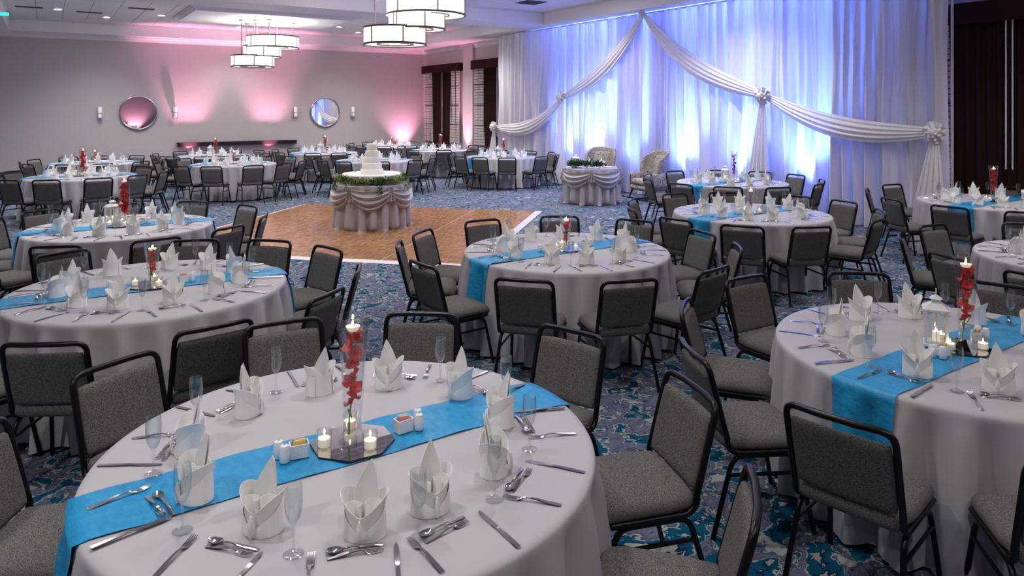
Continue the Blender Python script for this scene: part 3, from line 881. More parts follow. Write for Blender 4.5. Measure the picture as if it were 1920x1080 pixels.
def strip(mb, pts, th=.0022):
    """flat bar: pts = (y, half width, z)"""
    vs_, fs_ = [], []
    for y, w_, z in pts:
        vs_ += [(-w_, y, z), (w_, y, z), (w_ * .8, y, z + th), (-w_ * .8, y, z + th)]
    for i in range(len(pts) - 1):
        a = i * 4
        for q in range(4): fs_.append((a + q, a + (q + 1) % 4, a + 4 + (q + 1) % 4, a + 4 + q))
    n = (len(pts) - 1) * 4
    fs_ += [(3, 2, 1, 0), (n, n + 1, n + 2, n + 3)]
    return mb.add(vs_, fs_)
knife_me = strip(MB(), [(-.115, .007, .001), (-.110, .0095, .001), (-.06, .0085, .0025), (-.005, .0068, .0035), (.005, .0062, .0035), (.012, .0085, .002), (.06, .0095, .001), (.095, .0085, .001), (.108, .005, .001), (.113, .001, .001)], .0028).mesh('dinner_knife', 'steel', angle=50)
def fork_mesh(k, nm):
    mb = MB()
    strip(mb, [(-.098 * k, .007, .001), (-.093 * k, .0095, .0012), (-.05 * k, .0078, .005), (-.01 * k, .0052, .010), (.015 * k, .0036, .011), (.03 * k, .0045, .008), (.040 * k, .010, .004), (.05 * k, .0125, .002)], .0024)
    for q in (-3, -1, 1, 3):
        x = q * .0031
        vs_, fs_ = [], []
        for y, z, w_ in ((.048 * k, .002, .0021), (.07 * k, .0022, .0018), (.098 * k, .007, .0009)):
            vs_ += [(x - w_, y, z), (x + w_, y, z), (x + w_, y, z + .0022), (x - w_, y, z + .0022)]
        for i in range(2):
            a = i * 4
            for j in range(4): fs_.append((a + j, a + (j + 1) % 4, a + 4 + (j + 1) % 4, a + 4 + j))
        fs_.append((8, 9, 10, 11))
        mb.add(vs_, fs_)
    return mb.mesh(nm, 'steel', angle=50)
fork_me, dfork_me = fork_mesh(1.0, 'dinner_fork'), fork_mesh(.82, 'dessert_fork')
mb = strip(MB(), [(-.083, .006, .001), (-.079, .008, .0012), (-.03, .006, .006), (.01, .0038, .010), (.032, .004, .008), (.04, .006, .006)], .0022)
def bowl(a, b):
    th = 2 * PI * a
    return (.0165 * b * math.cos(th), .062 + .025 * b * math.sin(th), .0015 + .008 * b * b)
mb.grid(bowl, 16, 4, wrap=True)
spoon_me = mb.mesh('dessert_spoon', 'steel', angle=60, solid=.0008)
KNIFE = Kind(tag(link('dinner_knife', knife_me), '', 'knife', 'dinner knives'))
FORK = Kind(tag(link('dinner_fork', fork_me), '', 'fork', 'dinner forks'))
DFORK = Kind(tag(link('dessert_fork', dfork_me), '', 'fork', 'dessert forks'))
SPOON = Kind(tag(link('dessert_spoon', spoon_me), '', 'spoon', 'dessert spoons'))

def place_setting(cx, cy, ang, tname, cutlery, rnd, dr=0.0):
    a = math.radians(ang)
    d = Vector((math.cos(a), math.sin(a))); f = -d; rt = Vector((f.y, -f.x))
    c = Vector((cx, cy)); rz = math.atan2(f.y, f.x) - PI / 2
    ck = clock(ang)
    z = TZ + .0045
    def at(r, t_): p = c + d * (r + dr) + rt * t_; return (p.x, p.y)
    J = lambda s_: rnd.uniform(-s_, s_)
    p = at(.585 + J(.02), J(.012))
    on_run = abs(p[1] - cy) < .2
    NAP[rnd.randrange(3)].put((*p, z + (.006 if on_run else 0)), rz + J(.45) + (PI if (SY * d.x + CY * d.y > .15 and rnd.random() < .6) else 0), f'white folded napkin at {ck} on the {tname}', f'napkins on the {tname}')
    p = at(.655 + J(.015), .178 + J(.015))
    FLUTE.put((*p, z + (.006 if abs(p[1] - cy) < .19 else 0)), J(3), f'champagne flute near {ck} on the {tname}', f'flutes on the {tname}')
    if not cutlery: return
    p = at(.785 + J(.008), .088 + J(.01))
    KNIFE.put((*p, z + (.006 if abs(p[1] - cy) < .26 else 0)), rz + J(.09), f'silver table knife at {ck} on the {tname}', f'knives on the {tname}')
    p = at(.765 + J(.008), -.152 + J(.01))
    FORK.put((*p, z + (.006 if abs(p[1] - cy) < .26 else 0)), rz + J(.12), f'large silver fork at {ck} on the {tname}', f'large forks on the {tname}')
    p = at(.700 + J(.004), -.03 + J(.01))
    zz = z + (.006 if abs(p[1] - cy) < .24 else 0)
    DFORK.put((*p, zz), rz - PI / 2 + J(.08), f'small silver fork at {ck} on the {tname}', f'small forks on the {tname}')
    p = at(.672 + J(.003), -.025 + J(.01))
    SPOON.put((*p, zz), rz + PI / 2 + J(.08), f'small silver spoon at {ck} on the {tname}', f'spoons on the {tname}')

# ------------------------------------------------------------------ centrepieces
def blossom(r, seed, five=5):
    rr = random.Random(seed); mb = MB()
    for k in range(five):
        a0 = 2 * PI * k / five + rr.uniform(-.2, .2); tl = rr.uniform(.35, .75)
        def fn(a, b):
            q = (a - .5) * 2
            wd = r * .62 * math.sin(PI * min(.98, b * .85 + .08)) ** .7
            rad = r * b * (1 - .12 * b)
            z = r * (tl * b ** 1.3 - .25 * q * q * b)
            x, y = rad, q * wd
            return (x * math.cos(a0) - y * math.sin(a0), x * math.sin(a0) + y * math.cos(a0), z)
        mb.grid(fn, 4, 5)
    mb.lathe([(0, -r * .2), (r * .22, -r * .05), (r * .25, r * .2), (0, r * .3)], 8)
    return mb
bl_red = [blossom(.042, k).mesh('blossom', 'petal', angle=120, weld=False) for k in range(3)]
bl_pink = [blossom(.026, k).mesh('blossom', 'petal_pink', angle=120, weld=False) for k in range(2)]
VASE = {}
def vase_profile(kind):
    if kind == 'tall': return .48, [(.0, .004), (.055, .004), (.058, .012), (.036, .03), (.034, .05), (.037, .12), (.046, .28), (.0615, .48)]
    if kind == 'short': return .30, [(.0, .004), (.05, .004), (.053, .010), (.028, .022), (.026, .04), (.032, .09), (.045, .19), (.062, .30)]
    return .52, [(.0, .004), (.058, .004), (.06, .012), (.06, .20), (.06, .52)]
def inner_r(prof, z):
    pr = prof[4:] if len(prof) > 5 else prof[2:]
    for (r0, z0), (r1, z1) in zip(pr, pr[1:]):
        if z <= z1: return r0 + (r1 - r0) * max(0, (z - z0)) / (z1 - z0)
    return pr[-1][0]
vase_proto, stem_proto, float_proto = {}, {}, {}
for kind in ('tall', 'short', 'cylinder'):
    h, pr = vase_profile(kind)
    t = thing('glass_vase', '', 'vase', group='glass vases')
    part('glass_body', MB().lathe(pr + [(pr[-1][0] - .003, h), (inner_r(pr, h * .5) - .003, h * .5)], 28), 'vase', t, angle=50)
    wz = h - .05
    zs = [.05, .12, .2, .3, .42, wz]
    wp = [(inner_r(pr, z) - .005, z) for z in zs if z <= wz]
    part('water', MB().lathe([(0, wp[0][1])] + wp + [(0, wz)], 24), 'water', t, angle=40)
    VASE[kind] = (Kind(t), h, wz, pr)
    for colr in ('red', 'pink'):
        t = thing('flower_stem', '', 'flower', group='flower stems in vases')
        pts = [(.012 * math.sin(z * 9 + 1), .010 * math.cos(z * 11), z) for z in [.02 + (wz + .03 - .02) * q / 12 for q in range(13)]]
        part('stem', MB().tube(pts, .004, 6, r2=.002), 'stem', t)
        rr = random.Random(3 if colr == 'red' else 5)
        step = .027 if colr == 'red' else .028
        z = .14 if kind != 'short' else .075; k = 0
        while z < wz - .005:
            ri = inner_r(pr, z)
            a = k * 2.4
            o = part('blossom', (bl_red if colr == 'red' else bl_pink)[k % (3 if colr == 'red' else 2)], None, t)
            o.location = (.22 * ri * math.cos(a), .22 * ri * math.sin(a), z)
            o.rotation_euler = (rr.uniform(-.5, .5) + .8 * math.cos(a + PI / 2), .8 * math.sin(a + PI / 2), a)
            sc = .82 * ri / .042 * (1.12 - .40 * (z / wz) ** 2)
            o.scale = (sc * .92, sc * .92, sc)
            z += step; k += 1
        for q in range(3):
            zz = .08 + q * .035 if kind != 'short' else .05 + q * .02
            def lf(a, b):
                w_ = .008 * math.sin(PI * min(.98, b * .9 + .06)); 
                return ((a - .5) * 2 * w_, .004 + .022 * b, zz + .05 * b)
            o = part('leaf', MB().grid(lf, 2, 4), 'stem', t, weld=False); o.rotation_euler = (0, 0, q * 2.2)
        stem_proto[kind, colr] = Kind(t)
t = thing('floating_candle', '', 'candle', group='floating candles')
part('wax', MB().lathe([(0, -.006), (.018, -.006), (.026, .006), (.027, .012), (0, .010)], 18), 'wax', t)
part('flame', MB().lathe([(0, .012), (.005, .016), (.006, .022), (.003, .030), (0, .035)], 10), 'flame', t)
FLOAT = Kind(t)
t = thing('votive_candle', '', 'candle', group='votive candles')
part('glass_cup', MB().lathe([(0, .002), (.024, .002), (.026, .006), (.029, .068), (.027, .068), (.024, .01), (0, .008)], 20), 'glass', t, angle=50)
part('wax', MB().lathe([(0, .009), (.023, .009), (.024, .038), (0, .036)], 18), 'wax', t)
part('flame', MB().lathe([(0, .036), (.004, .040), (.0045, .044), (.002, .051), (0, .055)], 8), 'flame', t)
VOTIVE = Kind(t)
def octagon():
    mb = MB(); r = .16
    pts = [(r * math.cos(PI / 8 + k * PI / 4) * 1.0, r * math.sin(PI / 8 + k * PI / 4)) for k in range(8)]
    vs_ = [(x, y, .006) for x, y in pts]
    return mb.add(vs_ + [(x * .999, y * .999, .0062) for x, y in pts], [tuple(range(8, 16))])
t = thing('mirror_tile', '', 'mirror', group='mirror tiles')
mb = octagon(); part('mirror_face', mb, 'mirror', t, smooth=False)
pts = [(.161 * math.cos(PI / 8 + k * PI / 4), .161 * math.sin(PI / 8 + k * PI / 4)) for k in range(8)]
part('rim', MB().add([(x, y, 0) for x, y in pts] + [(x, y, .0058) for x, y in pts], [tuple((k, (k + 1) % 8, 8 + (k + 1) % 8, 8 + k)) for k in range(8)] + [tuple(range(8, 16))]), 'dark', t, smooth=False)
MTILE = Kind(t)
mb = MB()
def sug(a, b):
    pass
def rbox(mb, hx, hy, z0, z1, r=.006):
    ring = []
    for sx, sy, a0 in ((1, 1, 0), (-1, 1, PI / 2), (-1, -1, PI), (1, -1, 3 * PI / 2)):
        for k in range(4):
            a = a0 + k * PI / 6
            ring.append((sx * (hx - r) + r * math.cos(a), sy * (hy - r) + r * math.sin(a)))
    return ring
ring = rbox(None, .034, .024, 0, .05); ri = rbox(None, .030, .020, 0, .05, .004)
n = len(ring)
vs_ = [(x, y, .001) for x, y in ring] + [(x, y, .050 - .014 * max(0, 1 - abs(x) / .012) * (y < 0)) for x, y in ring] + [(x, y, .050 - .014 * max(0, 1 - abs(x) / .012) * (y < 0)) for x, y in ri] + [(x, y, .008) for x, y in ri]
fs_ = [tuple(reversed(range(n)))]
for j in range(3):
    for k in range(n): fs_.append((j * n + k, j * n + (k + 1) % n, (j + 1) * n + (k + 1) % n, (j + 1) * n + k))
fs_.append(tuple(range(3 * n, 4 * n)))
CADDY = Kind(tag(link('sugar_caddy', MB().add(vs_, fs_).mesh('sugar_caddy', 'ceramic', angle=45)), '', 'caddy', 'sugar caddies'))
PACK = {}
for c_ in 'ypb':
    PACK[c_] = Kind(tag(link('sugar_packet', MB().box(-.021, .021, -.0018, .0018, 0, .052).mesh('sugar_packet', 'packet_' + c_, smooth=False)), '', 'packet', 'sugar packets'))
t = thing('salt_shaker', '', 'shaker', group='white shakers')
part('body', MB().lathe([(0, .001), (.015, .001), (.0185, .006), (.0190, .03), (.0165, .055), (.0140, .062), (0, .066)], 18), 'ceramic', t)
part('hole_dots', MB().lathe([(0, .0668), (.003, .0665)], 8), 'dark', t)
SHAKER = Kind(t)
def make_lantern():
    t = thing('candle_lantern', '', 'lantern', group='white lanterns')
    hw = .05
    part('base', MB().box(-hw - .01, hw + .01, -hw - .01, hw + .01, 0, .012).box(-hw, hw, -hw, hw, .012, .022), 'lantern', t, smooth=False)
    for sx in (-1, 1):
        for sy in (-1, 1):
            part('post', MB().box(sx * hw - .006, sx * hw + .006, sy * hw - .006, sy * hw + .006, .022, .19), 'lantern', t, smooth=False)
    for k in range(4):
        o = part('pane', MB().box(-hw + .006, hw - .006, hw - .001, hw + .001, .022, .19), 'glass', t, smooth=False); o.rotation_euler = (0, 0, k * PI / 2)
        g = MB().tube(arc((-hw + .006, hw, .16), (0, hw, .21), (hw - .006, hw, .16), 6), .003, 5)
        g.tube([(0, hw, .022), (0, hw, .185)], .0025, 5)
        o = part('window_bar', g, 'lantern', t); o.rotation_euler = (0, 0, k * PI / 2)
    mb = MB().box(-hw - .014, hw + .014, -hw - .014, hw + .014, .19, .2)
    def hip(z0, h0, z1, h1): mb.add([(-h0, -h0, z0), (h0, -h0, z0), (h0, h0, z0), (-h0, h0, z0), (-h1, -h1, z1), (h1, -h1, z1), (h1, h1, z1), (-h1, h1, z1)], [(0, 1, 5, 4), (1, 2, 6, 5), (2, 3, 7, 6), (3, 0, 4, 7), (4, 5, 6, 7)])
    hip(.2, hw + .010, .228, .027)
    rf = part('roof', mb, 'lantern', t, smooth=False)
    mb = MB().box(-.022, .022, -.022, .022, .228, .25)
    hip(.25, .03, .268, .006)
    part('cupola', mb, 'lantern', t, smooth=False)
    part('handle', MB().tube([(.022 * math.cos(q), 0, .282 + .022 * math.sin(q)) for q in [2 * PI * k / 14 for k in range(15)]], .0022, 5), 'lantern', t)
    return t
LANTERN = Kind(make_lantern())
t = thing('lantern_candle', '', 'candle', group='candles in lanterns')
part('wax', MB().lathe([(0, .001), (.018, .001), (.018, .05), (0, .048)], 14), 'wax', t)
part('flame', MB().lathe([(0, .05), (.005, .055), (.006, .060), (.002, .069), (0, .074)], 8), 'flame', t)
LCANDLE = Kind(t)

def centrepiece(cx, cy, tname, kind, colr, lantern, full, rot=0):
    z = TZ + .0115
    rz = rot
    def L(x, y):
        return (cx + x * math.cos(rz) - y * math.sin(rz), cy + x * math.sin(rz) + y * math.cos(rz))
    adj = {'tall': 'tall flared', 'short': 'short flared', 'cylinder': 'tall straight'}[kind]
    MTILE.put((cx, cy, z), rz, f'octagonal mirror tile under the vase on the {tname}')
    K, h, wz, pr = VASE[kind]
    zt = z + .0063
    v = L(.03 if lantern else 0, -.02 if lantern else 0)
    K.put((*v, zt), 0, f'{adj} clear glass vase on the {tname}')
    stem_proto[kind, colr].put((*v, zt + .006), R_.uniform(0, 6), f'{"red" if colr == "red" else "magenta"} blossom stem in the vase on the {tname}')
    FLOAT.put((*v, zt + wz), 0, f'lit floating candle in the vase top on the {tname}')
    for i, (x, y, nm) in enumerate(((-.11, .0, 'left'), (.035, -.10, 'front'), (.02, .10, 'back'))[:3 if full else 1]):
        VOTIVE.put((*L(x, y), zt), 0, f'{nm} lit votive candle in clear cup on the {tname}')
    if lantern:
        l = L(-.075, .085)
        LANTERN.put((*l, zt), .5, f'white candle lantern beside the vase on the {tname}')
        LCANDLE.put((*l, zt + .023), 0, f'small candle inside the lantern on the {tname}')
    if full:
        for sx, nm in ((-1, 'left'), (1, 'right')):
            c = L(sx * .205, sx * .0 - .005)
            zz = TZ + .012
            CADDY.put((*c, zz), rz + .15 * sx, f'white sugar caddy {nm} of the vase on the {tname}')
            for j, c_ in enumerate(('yypb', 'pyby')[sx > 0]):
                o = PACK[c_].put((c[0] + .0 * j + (.003 if j % 2 else -.003) * math.cos(rz), c[1] + (-.0105 + .007 * j), zz + .010), rz + R_.uniform(-.15, .15),
                                 f'{"front " if (j == 0 and sx < 0) or (j == 1 and sx > 0) else ("back " if c_ == "y" else "")}{dict(y="yellow", p="pink", b="blue")[c_]} packet in the {nm} caddy on the {tname}', f'packets on the {tname}')
                o.rotation_euler = (-.0, 0, o.rotation_euler[2])
            for j in range(2):
                p = L(sx * (.262 + .012 * j), -.028 + .045 * j)
                SHAKER.put((*p, zz), 0, f'{"front" if j == 0 else "back"} white shaker {nm} of the vase on the {tname}')

# ------------------------------------------------------------------ the banquet tables
# name, centre (room), seat angles, chairs left out, vase, flower colour, lantern, cutlery, full centrepiece
def ring_angles(first, n=11, jit=0, seed=0):
    r = random.Random(seed)
    return [(first + k * 360 / n + r.uniform(-jit, jit)) % 360 for k in range(n)]
TABLES = [
    ('frontmost table', (.99, 2.64), [119, 84, 54, 18, 343, 307, 276, 252, 221, 188, 153], (252, 221, 188), 'tall', 'red', False, True, True, -.05),
    ('left table behind the frontmost one', (.65, 5.77), [244, 275, 308, 338, 13, 41, 70, 111, 151, 179, 213], (), 'short', 'red', False, True, True, -.05),
    ('middle table with short rose vase', (3.97, 5.19), [220.6, 250, 281, 319, 347.5, 23, 55, 90.5, 125, 150, 184], (), 'short', 'red', False, True, True, -.05),
    ('left table beside the dance floor', (.69, 8.87), [246, 276.5, 308, 340, 14.5, 53, 86, 120, 147, 180, 213], (), 'cylinder', 'red', True, True, True, 0),
    ('right table with magenta flowers', (7.26, 5.77), [119, 152.5, 185.5, 216, 242, 283, 315, 348, 15.5, 52.5, 82.5], (), 'short', 'pink', False, True, True, 0),
    ('table before the blue-lit backdrop', (9.96, 8.31), [120, 151, 187, 218, 247, 285, 317, 351, 19, 51, 84], (), 'cylinder', 'pink', True, True, True, 0),
    ('right front table with white lantern', (4.11, 1.91), [85, 122, 156, 188.5, 220, 253, 286, 318, 347, 17, 51], (), 'tall', 'red', True, True, True, .05),
    ('right table by the brown curtains', (10.93, 4.64), [116, 79, 46, 15, 342, 310, 278, 246, 214, 187, 157], (), 'tall', 'red', False, True, True, 0),
    ('half-hidden table at the right edge', (7.56, 2.38), [155, 118, 85, 43, 10, 338, 305, 272, 240, 212, 184], (), 'short', 'red', False, True, False, 0),
    ('far left table with cylinder vase', (.56, 15.73), [248, 279, 304, 334, 5, 37, 70, 104, 138, 160, 223], (), 'cylinder', 'red', True, True, False, 0),
    ('far left table against the grey wall', (.97, 19.3), ring_angles(14, 11, 4, 1), (), 'short', 'red', False, False, False, 0),
    ('table behind the dance floor left corner', (3.62, 17.24), [243, 272, 298, 326, 352, 24, 52, 86, 122, 160, 219], (), 'short', 'red', False, True, False, 0),
    ('table below the dark wall shelf', (3.78, 20.39), ring_angles(22, 11, 4, 2), (), 'tall', 'red', True, False, False, 0),
    ('table below the right round mirror', (6.68, 20.12), ring_angles(8, 11, 4, 3), (), 'tall', 'red', True, False, False, 0),
    ('table right behind the cake', (6.75, 16.51), [288, 220, 196, 252, 318, 350, 22, 55, 88, 122, 156], (), 'short', 'red', False, False, False, 0),
    ('farthest table in the corner', (9.73, 22.3), ring_angles(5, 11, 4, 4), (), 'short', 'red', False, False, False, 0),
    ('table by the striped window curtains', (10.08, 19.45), ring_angles(17, 11, 4, 5), (), 'tall', 'red', False, False, False, 0),
    ('table beside the backdrop left end', (10.06, 15.91), [216, 243, 280, 315, 350, 25, 60, 95, 127, 160, 192], (), 'tall', 'red', True, False, False, 0),
]
MOVED = {(0, 153): (151, 1.11)}
CHAIR_R = {0: 1.2, 1: 1.19, 2: 1.22, 7: 1.3, 11: 1.33}
for ti, (nm, (cx, cy), angs, skip, vk, vc, lan, cut, full, rot) in enumerate(TABLES):
    rnd = random.Random(100 + ti)
    k = ti % 3
    t = thing('round_table', f'round banquet table hidden under the cloth, {nm}', 'table', (cx, cy, 0), 0, 'round banquet tables')
    part('tabletop', top_me, None, t)
    for q in range(4): part('leg', tleg_me, None, t).rotation_euler = (0, 0, q * PI / 2)
    tag(link('tablecloth', CL_ME[k], None, (cx, cy, 0)), f'silver grey floor-length cloth on the {nm}', 'tablecloth', 'grey round tablecloths')
    tag(link('table_runner', RU_ME[k], None, (cx, cy, 0)), f'bright blue crinkled runner across the {nm}', 'table runner', 'blue table runners')
    for a in angs:
        if a in skip: continue
        rr = CHAIR_R.get(ti, 1.2) + rnd.uniform(-.03, .03)
        a_ = a
        if (ti, a) in MOVED: a_, rr = MOVED[ti, a]
        ar = math.radians(a_)
        CHAIR.put((cx + rr * math.cos(ar), cy + rr * math.sin(ar), 0), ar + PI / 2 + rnd.uniform(-.08, .08),
                  f'grey banquet chair at {clock(a)} of the {nm}', f'chairs around the {nm}')
    for a in angs: place_setting(cx, cy, a, nm, cut, rnd)
    centrepiece(cx, cy, nm, vk, vc, lan, full, rot)

# ------------------------------------------------------------------ skirted tables
def skirted(cx, cy, r, nsw, phase, name, label_t, label_c):
    t = thing('round_table', label_t, 'table', (cx, cy, 0))
    part('tabletop', MB().lathe([(0, TZ - .03), (r - .01, TZ - .03), (r - .01, TZ), (0, TZ)], 40), 'table', t)
    part('pedestal', MB().lathe([(.28, .002), (.28, .03), (.05, .06), (.04, TZ - .03)], 20), 'black', t)
    c = thing('skirted_tablecloth', label_c, 'tablecloth', (cx, cy, 0), phase)
    part('top_cover', MB().lathe([(0, TZ + .004), (r * .6, TZ + .004), (r - .004, TZ + .003), (r + .006, TZ - .006), (r + .008, TZ - .06)], 60), 'satin', c)
    def skirt(a, b):
        th = 2 * PI * a
        d = 1 - b
        ph = 19 * th + .8 * math.sin(3 * th) + .6 * math.sin(5 * th + 1)
        rr = r + .006 + .035 * d + (.052 * d ** .5) * math.sin(ph) + .016 * math.sin(2 * ph + 1) * d
        if b < .10: rr += .045 * (1 - b / .10) ** 2 * math.sin(ph * .5 + 1) - .02 * (1 - b / .1)
        return (rr * math.cos(th), rr * math.sin(th), .012 + b * (TZ - .03))
    part('skirt', MB().grid(skirt, 260, 20, wrap=True), 'satin', c, weld=False, angle=180)
    for k in range(nsw):
        a0, a1 = 2 * PI * k / nsw, 2 * PI * (k + 1) / nsw
        def sw(s_, q):
            hang = math.sin(PI * s_) ** .75
            th = a0 + (a1 - a0) * (s_ * 1.06 - .03)
            zt = TZ - .015 - .055 * hang - .02 * (1 - hang)
            zb = TZ - .13 - .29 * hang
            z = zt + (zb - zt) * q
            pl = (math.sin(q * PI * 7 + .6 + 1.5 * s_) * .026 + math.sin(q * PI * 15 + 3 * s_) * .006) * (.5 + .5 * hang)
            rr = r + .028 + .075 * math.sin(PI * min(1, q * .92 + .03)) * (.35 + .65 * hang) + pl
            return (rr * math.cos(th), rr * math.sin(th), z)
        part('swag', MB().grid(sw, 26, 56), 'satin', c, weld=False, angle=180)
        def gather(s_, q):
            th = a0 + (s_ - .5) * (.10 + .16 * q)
            rr = r + .05 + .025 * math.cos((s_ - .5) * 2 * PI * 2.5) + .02 * q
            return (rr * math.cos(th), rr * math.sin(th), TZ - .01 - q * .24)
        part('gather', MB().grid(gather, 18, 8), 'satin', c, weld=False, angle=180)
    return t, c
skirted(4.70, 11.62, .60, 6, .62, 'cake', 'round table hidden under the swagged cloth below the cake', 'grey satin swagged and skirted cloth on the cake table')
skirted(9.86, 12.0, .56, 5, .25, 'sweetheart', 'round table hidden under the swagged cloth before the armchairs', 'grey satin swagged and skirted cloth on the small table before the armchairs')

def sprig(n, length, lw, seed, spread=.5, lift=.02):
    """a stem with leaves along local X, drooping"""
    r = random.Random(seed); mb = MB()
    for i in range(n):
        q = r.random()
        x = length * (q - .5)
        base = Vector((x, r.uniform(-.5, .5) * spread * length * .22, .015 + r.uniform(0, lift)))
        d = Vector((r.uniform(-.6, .6), r.uniform(-1, 1), r.uniform(.0, 1.0))).normalized()
        l = lw * r.uniform(1.4, 2.4); w_ = lw * r.uniform(.4, .65)
        side_ = d.cross(Vector((0, 0, 1)))
        if side_.length < .05: side_ = Vector((1, 0, 0))
        side_.normalize(); up = side_.cross(d).normalized()
        stem = Vector((0, 0, .01)) + d * lw * r.uniform(.2, 1.8)
        p = base + stem
        mb.add([p, p + d * l * .45 + side_ * w_ + up * .006, p + d * l, p + d * l * .45 - side_ * w_ + up * .006, p + d * l * .5 - up * .004], [(0, 1, 4), (1, 2, 4), (2, 3, 4), (3, 0, 4)])
    mb.tube([(-length / 2, 0, .012), (0, .01, .018), (length / 2, 0, .012)], .004, 5)
    return mb
t = thing('greenery_garland', 'green leafy garland ringing the cake board', 'garland', (4.70, 11.62, TZ + .008))
for k in range(16):
    a = 2 * PI * k / 16
    o = part('sprig', sprig(190, .36, .019, 40 + k, 1.5, .085), ['leaf', 'leaf_pale', 'leaf'][k % 3], t, weld=False, smooth=False)
    rr = .52 + .04 * math.sin(k * 2.1)
    o.location = (rr * math.cos(a), rr * math.sin(a), .0); o.rotation_euler = (.0, 0, a + PI / 2)
for k, (a, l) in enumerate(((214, .14), (258, .19), (190, .12), (300, .12))):
    a = math.radians(a)
    o = part('trailing_sprig', sprig(46, l, .019, 80 + k, .9), ['leaf_pale', 'leaf_dark', 'leaf'][k % 3], t, weld=False, smooth=False)
    o.location = (.665 * math.cos(a), .665 * math.sin(a), -.05); o.rotation_euler = (0, 1.15, a)
t = thing('cake_board', 'round white cake board on a low stand above the greenery', 'cake stand', (4.70, 11.62, TZ + .006))
part('foot', MB().lathe([(0, 0), (.24, 0), (.24, .02), (.22, .045), (.22, .085)], 32), 'board', t)
part('plate', MB().lathe([(0, .085), (.45, .085), (.49, .09), (.503, .105), (.503, .122), (.49, .127), (.503, .134), (.503, .152), (.49, .164), (.46, .156), (0, .152)], 56), 'board', t)
t = thing('wedding_cake', 'plain white five-tier wedding cake', 'cake', (4.70, 11.62, TZ + .006 + .152))
zc = 0
for r, h in ((.195, .085), (.167, .105), (.139, .105), (.114, .105), (.088, .115)):
    part('tier', MB().lathe([(0, zc), (r - .003, zc), (r, zc + .004), (r, zc + h - .014), (r - .004, zc + h - .004), (r - .014, zc + h), (0, zc + h)], 40), 'cake', t)
    zc += h
# the small table before the armchairs
t = thing('greenery_garland', 'dark green garland lying along the front of the small table', 'garland', (9.86, 12.0, TZ + .008))
for k in range(7):
    f = k / 6
    a = math.radians(150 + 100 * f)
    o = part('sprig', sprig(130, .32, .028, 140 + k, 1.5, .06 + .04 * (k % 2)), ['leaf_dark', 'leaf', 'leaf_dark'][k % 3], t, weld=False, smooth=False)
    o.location = (.42 * math.cos(a), .42 * math.sin(a), .0); o.rotation_euler = (0, 0, a + PI / 2)
LANTERN.put((9.62, 12.22, TZ + .006), .3, 'white candle lantern among the greenery on the small table')
LCANDLE.put((9.62, 12.22, TZ + .029), 0, 'small candle inside the lantern among the greenery')
NAP[0].put((9.98, 12.18, TZ + .005), 1.2, 'left white napkin on the small table before the armchairs', 'napkins on the small table')
NAP[1].put((10.08, 11.92, TZ + .005), 1.9, 'right white napkin on the small table before the armchairs', 'napkins on the small table')
one('charger_plate', MB().lathe([(0, .002), (.10, .002), (.14, .010), (.142, .013), (.10, .006), (0, .006)], 32), 'ceramic', 'white plate right of the napkins on the small table', 'plate', (10.15, 11.72, TZ + .006))

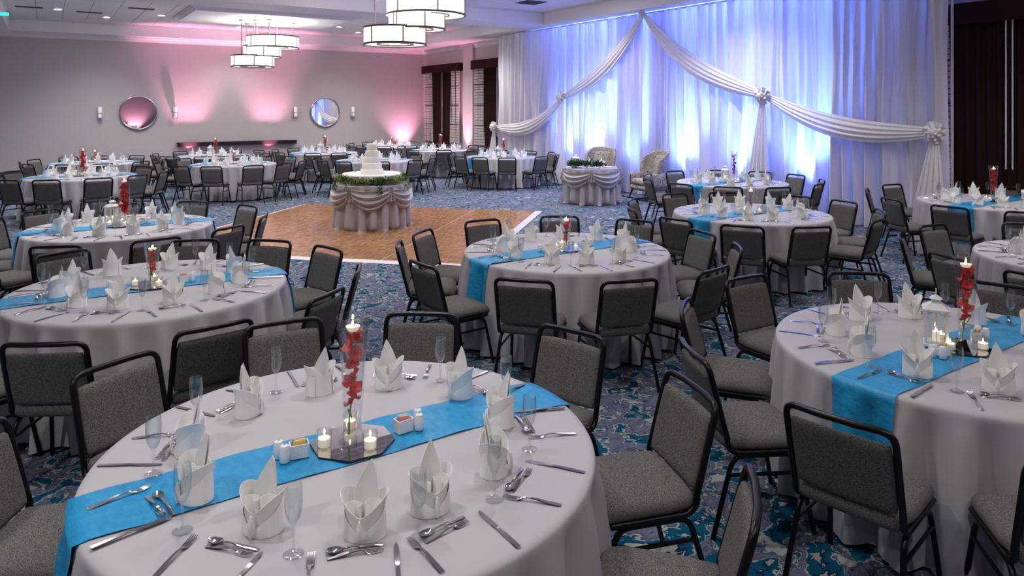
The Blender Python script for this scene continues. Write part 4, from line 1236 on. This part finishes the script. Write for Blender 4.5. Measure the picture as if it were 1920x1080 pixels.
# ------------------------------------------------------------------ patterned wing chairs (local +Y faces forward)
def armchair(loc, rz, label):
    t = thing('wing_armchair', label, 'armchair', loc, rz, 'patterned wing armchairs')
    def back(a, b):
        q = a * 2 - 1
        zt = 1.09 - .14 * abs(q) ** 5 - .02 * q * q
        z = .30 + b * (zt - .30)
        k = (z - .30) / .79
        wing = .36 * (1 - .45 * max(0, .45 - k) / .45) * (1 - .25 * max(0, k - .7) / .3)
        x = (.30 + .07 * k + .03 * math.sin(k * PI)) * (math.sin(q * 1.25) / math.sin(1.25))
        y = -.27 - .17 * k + wing * abs(q) ** 2.6
        return (x, y, z)
    part('backrest', MB().grid(back, 28, 18), 'marbled', t, angle=180, solid=.06)
    part('back_cushion', MB().pad(.22, .27, .05, 12, 12, .5, .12, lambda x, y, z: (x, -.20 - .17 * ((y + .36) / .79) + z, .72 + y)), 'marbled', t, angle=180)
    def seatw(x, y, z): return (x, y + .03, .405 + z + .02 * (1 - (x / .27) ** 2) * (z > 0))
    part('seat_cushion', MB().pad(.27, .30, .065, 12, 12, .25, .08, seatw), 'marbled', t, angle=180)
    part('base', MB().pad(.34, .33, .06, 12, 12, .2, .08, lambda x, y, z: (x, y, .29 + z)), 'marbled', t, angle=180)
    for sx in (-1, 1):
        def arm(a, b):
            th = 2 * PI * a
            y = -.28 + b * .56
            s_ = 1 if .02 < b < .98 else .0
            hw, hh = .055 * (s_ or .3), .155 * (s_ or .85)
            cx_, sx_ = math.cos(th), math.sin(th)
            return (sx * .325 + hw * math.copysign(abs(cx_) ** .6, cx_), y, .44 + .02 * (1 - b) + hh * math.copysign(abs(sx_) ** .6, sx_))
        mb = MB(); bs = [0, .03, .2, .4, .6, .8, .97, 1.0]
        mb.grid(lambda a, b: arm(a, bs[int(round(b * 7))]), 20, 7, wrap=True)
        part('arm', mb, 'marbled', t, angle=80)
    for sx in (-1, 1):
        for y0, y1 in ((.25, .33), (-.24, -.36)):
            part('leg', MB().tube([(sx * .27, y0, .25), (sx * .30, y1, .045)], .024, 8, r2=.014), 'wood_dark', t)
        part('rocker', MB().tube([(sx * .30, -.50 + q * .1, .016 + .6 * ((q - 5) / 5) ** 2 * .12) for q in range(11)], .014, 6), 'wood_dark', t)
    return t
def face(fx, fy): return math.atan2(fy, fx) - PI / 2
armchair((11.13, 11.55, 0), face(-1, .18), 'cream and black marbled wing armchair right of the small swagged table')
armchair((10.98, 13.05, 0), face(-.80, -.62), 'cream and black marbled wing armchair behind the small swagged table')

# prototypes that were never needed
def drop_tree(o):
    for c in KIDS.get(o.name, []): drop_tree(c)
    bpy.data.objects.remove(o, do_unlink=True)
for k_ in list(stem_proto.values()) + [v_[0] for v_ in VASE.values()]:
    if not k_.used: drop_tree(k_.p)
